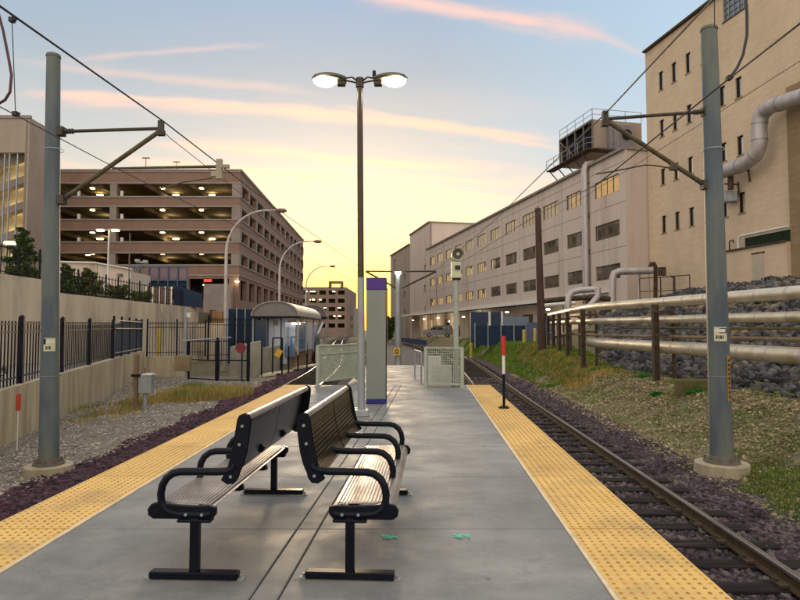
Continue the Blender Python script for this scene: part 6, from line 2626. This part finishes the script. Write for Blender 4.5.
for nm, lab, near, far_, r_, _ in pr_:
    pts = []
    for px, py in near:
        Y = depth_at(px) if px >= 589 else 27.2
        if px == 900:
            Y = depth_at(830) - 2.2
            px_, py_ = px, py
        pts.append(at(px, py, Y))
    # straight run through the surveyed end points
    a, c = pts[1], pts[-2] if len(far_) else pts[-1]
    P_ = [a + (a - c) * .45]
    for p in pts[1:-1]:
        s = (p.y - a.y) / (c.y - a.y)
        P_.append(a.lerp(c, s))
    if far_:
        P_.append(pts[-1])
        for px, py in far_:
            P_.append(at(px, py, D2[px]))
    else:
        P_.append(c)
    big = r_ > .1
    mat_ = M_PIPE if big else (mat('mossy_pipe', (.16, .15, .06), (.09, .075, .035), rough=.8, scale=4) if 'mossy' in lab else mat('rusty_pipe', (.24, .17, .09), (.14, .09, .05), rough=.7, scale=4))
    t = thing(nm, lab, 'pipe', P_[-1], 'pipes carried by the pipe rack')
    MB().tube(P_, r_, 20 if big else 10).build('pipe', mat_, t, smooth=True)
    if big:
        b = MB()
        L_ = (P_[-2] - P_[0]).length
        d_ = (P_[3] - P_[0]).normalized()
        tot = (P_[3] - P_[0]).length
        s = 1.0
        while s < tot:
            p = P_[0] + d_ * s
            b.tube([p, p + d_ * .03], r_ * 1.025, 20)
            s += 1.15
        b.build('jacket_band', M_PIPEG, t, smooth=True)
        if not far_:
            MB().tube([P_[-1], P_[-1] + (P_[-1] - P_[0]).normalized() * .25], [r_, r_ * .5], 16).build('end_cap', mat('pale_fitting', (.6, .57, .5)), t, smooth=True)
# supports
sup = [(663.5, 379.5, 304, 20.0, 'pipe support nearest to the right catenary pole'), (589, 378, 309, 27.0, 'pipe support at the bend of the rack'),
       (573, 358, 311, 30.0, 'pipe support just beyond the bend'), (564.5, 352, 313, 32.5, 'third pipe support beyond the wooden pole side bend'),
       (558, 347, 314, 35.0, 'fourth small pipe support beyond the bend'), (552.5, 345, 315, 37.5, 'farthest small pipe support, next to the wooden pole'),
       (800, 395, 292, 13.4, 'pipe support at the right picture edge')]
for px, pb_, ptp, Y, lab in sup:
    if px == 800:
        px = 842
    pt_ = at(px, ptp, Y)
    zg = gz(pt_.x, Y)
    t = thing('pipe_support', lab, 'pipe support', (pt_.x, Y, zg), 'steel supports of the pipe rack')
    w_ = .17 if Y < 28 else .14
    b = MB()
    for dx in (-w_ / 2, w_ / 2):
        b.bb(pt_.x - .29 + dx - .012, pt_.x - .29 + dx + .012, Y - .08, Y + .08, zg - .2, pt_.z - .02)
    b.bb(pt_.x - .29 - w_ / 2, pt_.x - .29 + w_ / 2, Y - .01, Y + .01, zg - .2, pt_.z - .02)
    b.build('column', M_RUST, t)
    for py in ((ptp + 6.5, ptp + 30) if Y < 25 else (ptp + 5, ptp + 22)):
        z = pt_.z - (py - ptp) * Y / 600
        MB().bb(pt_.x - .36, pt_.x + .35, Y - .05, Y + .05, z - .08, z).build('cross_arm', M_RUST, t)
    b = MB()
    b.bb(pt_.x + .27, pt_.x + .36, Y - .06, Y + .06, zg - .2, pt_.z - .3)
    b.build('rear_column', M_RUST, t)
cbx = at(697, 388, 17.0)
b = MB()
zq = gz(cbx.x, 17.0)
b.box((cbx.x, 17.0, zq + .06), (1.15, .4, .55))
tag(b.build('concrete_block', mat('mossy_concrete', (.15, .13, .055), (.08, .075, .03), rough=1, scale=3, bump=.5), bevel=.05), 'mossy concrete block half sunk in the slope under the pipes', 'block')
q = on(593.5, 383, -.6)
tag(MB().tube([(q.x, q.y, gz(q.x, q.y) - .05), (q.x + .05, q.y, gz(q.x, q.y) + .45)], .018, 6).build('survey_stake', mat('pink_stake', (.6, .4, .3), rough=.7)), 'short pale pink stake beside the bent pipe support', 'stake')

# ================================================================= YARD ON THE RIGHT
zy = .33
for px, py, Y, lab in ((524, 343, 47, 'left of two yellow bollards in front of the blue screened fence'), (535, 344, 47, 'right of two yellow bollards beside the wooden pole'),
                       (471, 340, 55, 'yellow bollard left of the blue screened fence, under the awning')):
    q = at(px, py, Y)
    z0 = gz(q.x, Y)
    b = MB().cyl((q.x, Y, z0 - .1), .13, .13, 1.15 if px > 500 else 1.4, 14)
    b.cyl((q.x, Y, z0 + (1.05 if px > 500 else 1.3)), .13, .05, .07, 14)
    tag(b.build('bollard', M_BOLL, smooth=True), lab, 'bollard', 'yellow bollards in the yard')
sf = thing('screened_fence', 'blue screened fence in front of the awning, right of the signal pole', 'fence', (at(475, 340, 52).x, 52, .3))
b = MB()
pa, pc = at(475, 340, 53), at(526, 340, 51)
zf_ = at(0, 325.5, 52).z
b.wallbox(pa.to_2d(), pc.to_2d(), .1, zf_, .04)
b.build('screen', M_NAVY, sf)
b = MB()
b.wallbox(pc.to_2d(), at(552, 340, 47).to_2d(), .2, zf_ + .25, .03)
b.build('screen', mat('pale_blue_screen', (.12, .155, .22), (.08, .11, .16), rough=.9), sf)
for px in (475, 488, 501, 514, 526, 529, 541):
    Y = 53 - (px - 475) / 51 * 2
    q = at(px, 340, Y)
    MB().cyl((q.x, Y - .07, -.2), .05, .05, zf_ + .45, 8).build('post', M_GALV2, sf)
b = MB()
b.wallbox(at(503, 340, 51.8).to_2d(), at(529, 340, 51).to_2d(), zf_ + .02, zf_ + .75, .06)
b.build('grey_upper_panel', mat('grey_blue_sheet', (.15, .19, .24), rough=.7), sf)
bs = thing('blue_enclosure', 'tall dark blue enclosure under the awning behind the screened fence', 'enclosure', (at(472, 335, 60).x, 60, .3))
xa, xb_ = at(471, 330, 60).x, at(503, 330, 60).x
MB().bb(xa, xb_, 60, 61.2, .1, 3.25).build('blue_wall', M_BLUE, bs)
b = MB()
for px in (489.5, 502):
    x = at(px, 330, 60).x
    b.bb(x - .1, x + .1, 59.85, 59.98, .3, 3.3)
b.bb(at(490, 330, 60).x, at(527, 330, 60).x, 59.84, 59.97, 1.5, 1.65)
b.build('white_frame', M_WHITE, bs)
# blue guard panels beside the far track
for k in range(9):
    px = 401 + k * 3.0
    Y = 112 - k * 3.2
    q = at(px, 338, Y)
    z0 = gz(q.x, Y)
    t = thing('guard_barrier', ['farthest', 'second farthest', 'third farthest', 'fourth farthest', 'middle', 'fourth nearest', 'third nearest', 'second nearest', 'nearest'][k] + ' small dark blue guard panel in the row beside the far right track', 'barrier', (q.x, Y, z0), 'blue guard panels beside the far track')
    MB().bb(q.x - .28, q.x + .28, Y - .04, Y + .04, z0 + .35, z0 + 1.15).build('panel', M_BLUE, t)
    MB().bb(q.x + .2, q.x + .28, Y + .05, Y + .12, z0 - .1, z0 + .9).build('leg', M_WHITE, t)

# white van parked under the awning
Y = 104.0
q = at(438, 337.5, Y)
z0 = gz(q.x, Y) + .05
vn = thing('parked_van', 'white van parked side-on under the awning, seen through the right mesh barrier', 'van', (q.x, Y, z0))
L_, H_ = 4.9, 1.95
prof = [(-L_ / 2, .35), (L_ / 2, .35), (L_ / 2, .95), (L_ / 2 - .25, 1.15), (L_ / 2 - 1.0, 1.25), (L_ / 2 - 1.75, H_ - .05), (-L_ / 2 + .25, H_), (-L_ / 2 + .02, 1.2)]
b = MB()
n = len(prof)
b.v = [(q.x - p[0], Y - .85, z0 + p[1]) for p in prof] + [(q.x - p[0], Y + .85, z0 + p[1]) for p in prof]
b.f = [tuple(range(n)), tuple(range(n, 2 * n))[::-1]] + [(i, (i + 1) % n, n + (i + 1) % n, n + i) for i in range(n)]
b.build('body', mat('van_paint', (.24, .225, .22), (.20, .19, .185), rough=.4), vn, bevel=.08)
b = MB()
for x0, x1 in ((-1.9, -.9), (-.8, .2)):
    b.bb(q.x - x1, q.x - x0, Y - .875, Y - .86, z0 + 1.2, z0 + 1.7)
b.add([(q.x - 1.4, Y - .872, z0 + 1.22), (q.x - .35, Y - .872, z0 + 1.22), (q.x - .35, Y - .872, z0 + 1.7), (q.x - .85, Y - .872, z0 + 1.7)], [(0, 1, 2, 3)])
b.build('side_window', M_WIN2, vn)
for dx in (-1.6, 1.55):
    for dy in (-.78, .78):
        wh = MB().tube([(q.x + dx, Y + dy - .11, z0 + .34), (q.x + dx, Y + dy + .11, z0 + .34)], .34, 18).build('wheel', M_FENCE, vn)
        MB().tube([(q.x + dx, Y + dy - .12, z0 + .34), (q.x + dx, Y + dy + .12, z0 + .34)], .18, 14).build('rim', M_GALV2, wh)
# thin masts against the sunset
for px, top, lab in ((387.5, 287, 'thin dark mast against the sunset, right of the pylon'), (379.0, 300, 'thin distant mast hidden mostly by the pylon')):
    if px < 386:
        continue
    q = at(px, 330, 120)
    t = MB()
    t.cyl((q.x, 120, -1), .12, .1, at(0, top, 120).z + 1, 8)
    t.tube([(q.x, 120, at(0, top + 3, 120).z), (q.x - 1.2, 120, at(0, top, 120).z)], .06, 6)
    tag(t.build('distant_mast', M_FRAME), lab, 'mast')

# ================================================================= BENCHES
def make_bench():
    t = thing('platform_bench', 'bench', 'bench', (0, 0, 0), 'black steel benches back to back on the platform')
    L_ = 1.80
    # seat: sheet with raised ribs, x from -.12 to .30
    seat = MB()
    prof = [(-.105, .415), (-.07, .425), (.0, .432), (.18, .436), (.228, .432), (.252, .415), (.26, .385), (.258, .365)]

    def sheet_(b, pr, th, y0, y1):
        n = len(pr)
        up, dn = [], []
        for i, (x, z) in enumerate(pr):
            a = pr[max(0, i - 1)]
            c = pr[min(n - 1, i + 1)]
            dx, dz_ = c[0] - a[0], c[1] - a[1]
            l_ = math.hypot(dx, dz_)
            nx_, nz_ = -dz_ / l_, dx / l_
            up.append((x, z))
            dn.append((x - nx_ * th, z - nz_ * th))
        ring = up + dn[::-1]
        m_ = len(ring)
        b.add([(x, y0, z) for x, z in ring] + [(x, y1, z) for x, z in ring],
              [tuple(range(m_))[::-1], tuple(range(m_, 2 * m_))] + [(i, (i + 1) % m_, m_ + (i + 1) % m_, m_ + i) for i in range(m_)])
    sheet_(seat, prof, .006, .02, L_ - .02)
    s_ = seat.build('seat', M_STEEL_SHEEN, t, smooth=True)
    ribs = MB()
    for (xa, xb_) in [(-.088 + k * .0215, -.088 + k * .0215 + .016) for k in range(15)]:
        z = lambda x: .425 + (.436 - .425) * min(1, max(0, (x + .08) / .28)) - (max(0, x - .2) ** 2) * 1.0
        ribs.add([(xa, .03, z(xa) + .002), (xb_, .03, z(xb_) + .002), (xb_, L_ - .03, z(xb_) + .002), (xa, L_ - .03, z(xa) + .002),
                  (xa + .003, .035, z(xa) + .006), (xb_ - .003, .035, z(xb_) + .006), (xb_ - .003, L_ - .035, z(xb_) + .006), (xa + .003, L_ - .035, z(xa) + .006)],
                 [(4, 5, 6, 7), (0, 1, 5, 4), (1, 2, 6, 5), (2, 3, 7, 6), (3, 0, 4, 7)])
    ribs.build('seat_slats', M_STEEL_SHEEN, s_)
    # backrest in two panels: curved sheet leaning back
    bp = [(-.168, .485), (-.192, .53), (-.218, .60), (-.246, .70), (-.268, .80), (-.283, .88), (-.290, .935)]
    bmap = lambda p: (p[0] - .015 + .045 * (p[1] - .448) / .526, .555 + (p[1] - .448) * .40 / .526)
    bp = [bmap(p) for p in bp]
    for (y0, y1) in ((.02, L_ / 2 - .006), (L_ / 2 + .006, L_ - .02)):
        bk_ = MB()
        sheet_(bk_, bp[::-1], .006, y0, y1)
        o = bk_.build('backrest', M_BLACK, t, smooth=True)
        rb_ = MB()
        for k in range(16):
            f = (k + .4) / 16.6
            ii = f * (len(bp) - 1)
            i = int(ii)
            fr_ = ii - i
            x = bp[i][0] * (1 - fr_) + bp[i + 1][0] * fr_
            z = bp[i][1] * (1 - fr_) + bp[i + 1][1] * fr_
            rb_.box((x + .006, (y0 + y1) / 2, z), (.006, y1 - y0 - .02, .018), ry=-.22)
        rb_.build('back_slats', mat('bench_back_slat', (.10, .065, .025), (.045, .03, .014), rough=.3, metal=.6, scale=5), o)
    rt = MB()
    rt.tube([(-.284, .01, .932), (-.284, L_ - .01, .932)], .023, 14)
    rt.build('top_roll', M_STEEL_SHEEN, t, smooth=True)
    # end castings of the back
    for y in (0, L_):
        e_ = MB()
        pts_f = [(-.145, .475), (-.16, .505), (-.188, .56), (-.212, .64), (-.236, .74), (-.256, .84), (-.274, .93), (-.288, .962), (-.312, .974), (-.334, .962), (-.342, .935),
                 (-.336, .88), (-.318, .78), (-.298, .68), (-.272, .59), (-.246, .53), (-.232, .485), (-.21, .452), (-.175, .448)]
        pts_f = [bmap(p) for p in pts_f]
        m_ = len(pts_f)
        e_.add([(x, y - .016, z) for x, z in pts_f] + [(x, y + .016, z) for x, z in pts_f],
               [tuple(range(m_)), tuple(range(m_, 2 * m_))[::-1]] + [(i, (i + 1) % m_, m_ + (i + 1) % m_, m_ + i) for i in range(m_)])
        eo = e_.build('back_bracket', M_BLACK, t, bevel=.005)
        for x, z in map(bmap, ((-.298, .885), (-.270, .745), (-.20, .50))):
            bo = MB()
            s = -1 if y == 0 else 1
            bo.tube([(x, y + s * .016, z), (x, y + s * .024, z)], .009, 8)
            bo.build('bolt', M_GALV2, eo)
        sb_ = MB()
        pts_s = [(-.125, .415), (-.08, .425), (.0, .42), (.1, .425), (.22, .44), (.262, .43), (.285, .40), (.28, .365), (.25, .345), (.0, .345), (-.10, .345), (-.125, .375)]
        m_ = len(pts_s)
        sb_.add([(x, y - .015, z) for x, z in pts_s] + [(x, y + .015, z) for x, z in pts_s],
                [tuple(range(m_))[::-1], tuple(range(m_, 2 * m_))] + [(i, (i + 1) % m_, m_ + (i + 1) % m_, m_ + i) for i in range(m_)])
        so_ = sb_.build('seat_bracket', M_BLACK, t, bevel=.005)
        for x in (-.045, .05):
            bo = MB()
            s = -1 if y == 0 else 1
            bo.tube([(x, y + s * .02, .375), (x, y + s * .03, .375)], .009, 8)
            bo.build('bolt', M_GALV2, so_)
    # arm rests
    for k in range(4):
        y = L_ * k / 3
        pts_a = [(-.235, .66), (-.215, .635), (-.18, .622), (-.12, .618), (.0, .618), (.10, .616), (.14, .606), (.178, .578), (.202, .535), (.211, .485), (.206, .44), (.185, .40), (.148, .378), (.09, .37), (.0, .37), (-.07, .37), (-.095, .378)]
        b = MB()
        P_ = [Vector((x, y, z)) for x, z in pts_a]
        b.tube(P_, .0225, 14)
        b.build('armrest', M_BLACK, t, smooth=True)
    # legs
    for y in (0, L_):
        b = MB()
        b.bb(-.026, .026, y - .026, y + .026, .045, .355)
        b.bb(-.26, .26, y - .032, y + .032, .006, .048)
        b.bb(-.10, .10, y - .035, y + .035, .33, .348)
        lg = b.build('leg', M_BLACK, t, bevel=.006)
        for x in (-.275, .275):
            bo = MB()
            bo.bb(x - .02, x + .02, y - .02, y + .02, .001, .012)
            bo.cyl((x, y, .01), .01, .01, .02, 8)
            bo.build('anchor_bolt', M_GALV2, lg)
    b = MB()
    b.bb(-.03, .03, .05, L_ - .05, .355, .39)
    b.build('seat_beam', M_BLACK, t)
    return t


bench = make_bench()
p_near = on(350, 579, 0)
p_far = Vector((p_near.x + .10, p_near.y + 1.78, 0))
ang = -math.atan2(.10, 1.78)
b2 = copy_tree(bench)
bench.location = p_near
bench.rotation_euler = (0, 0, ang)
bench['label'] = 'right bench of the two, facing right, its ribbed seat catching the sunset'
n2 = on(194.5, 579, 0)
f2 = Vector((n2.x + .085, n2.y + 1.80, 0))
b2.location = f2
b2.rotation_euler = (0, 0, math.pi - math.atan2(.085, 1.80))
b2['label'] = 'left bench of the two, facing left with its dark back to the other bench'
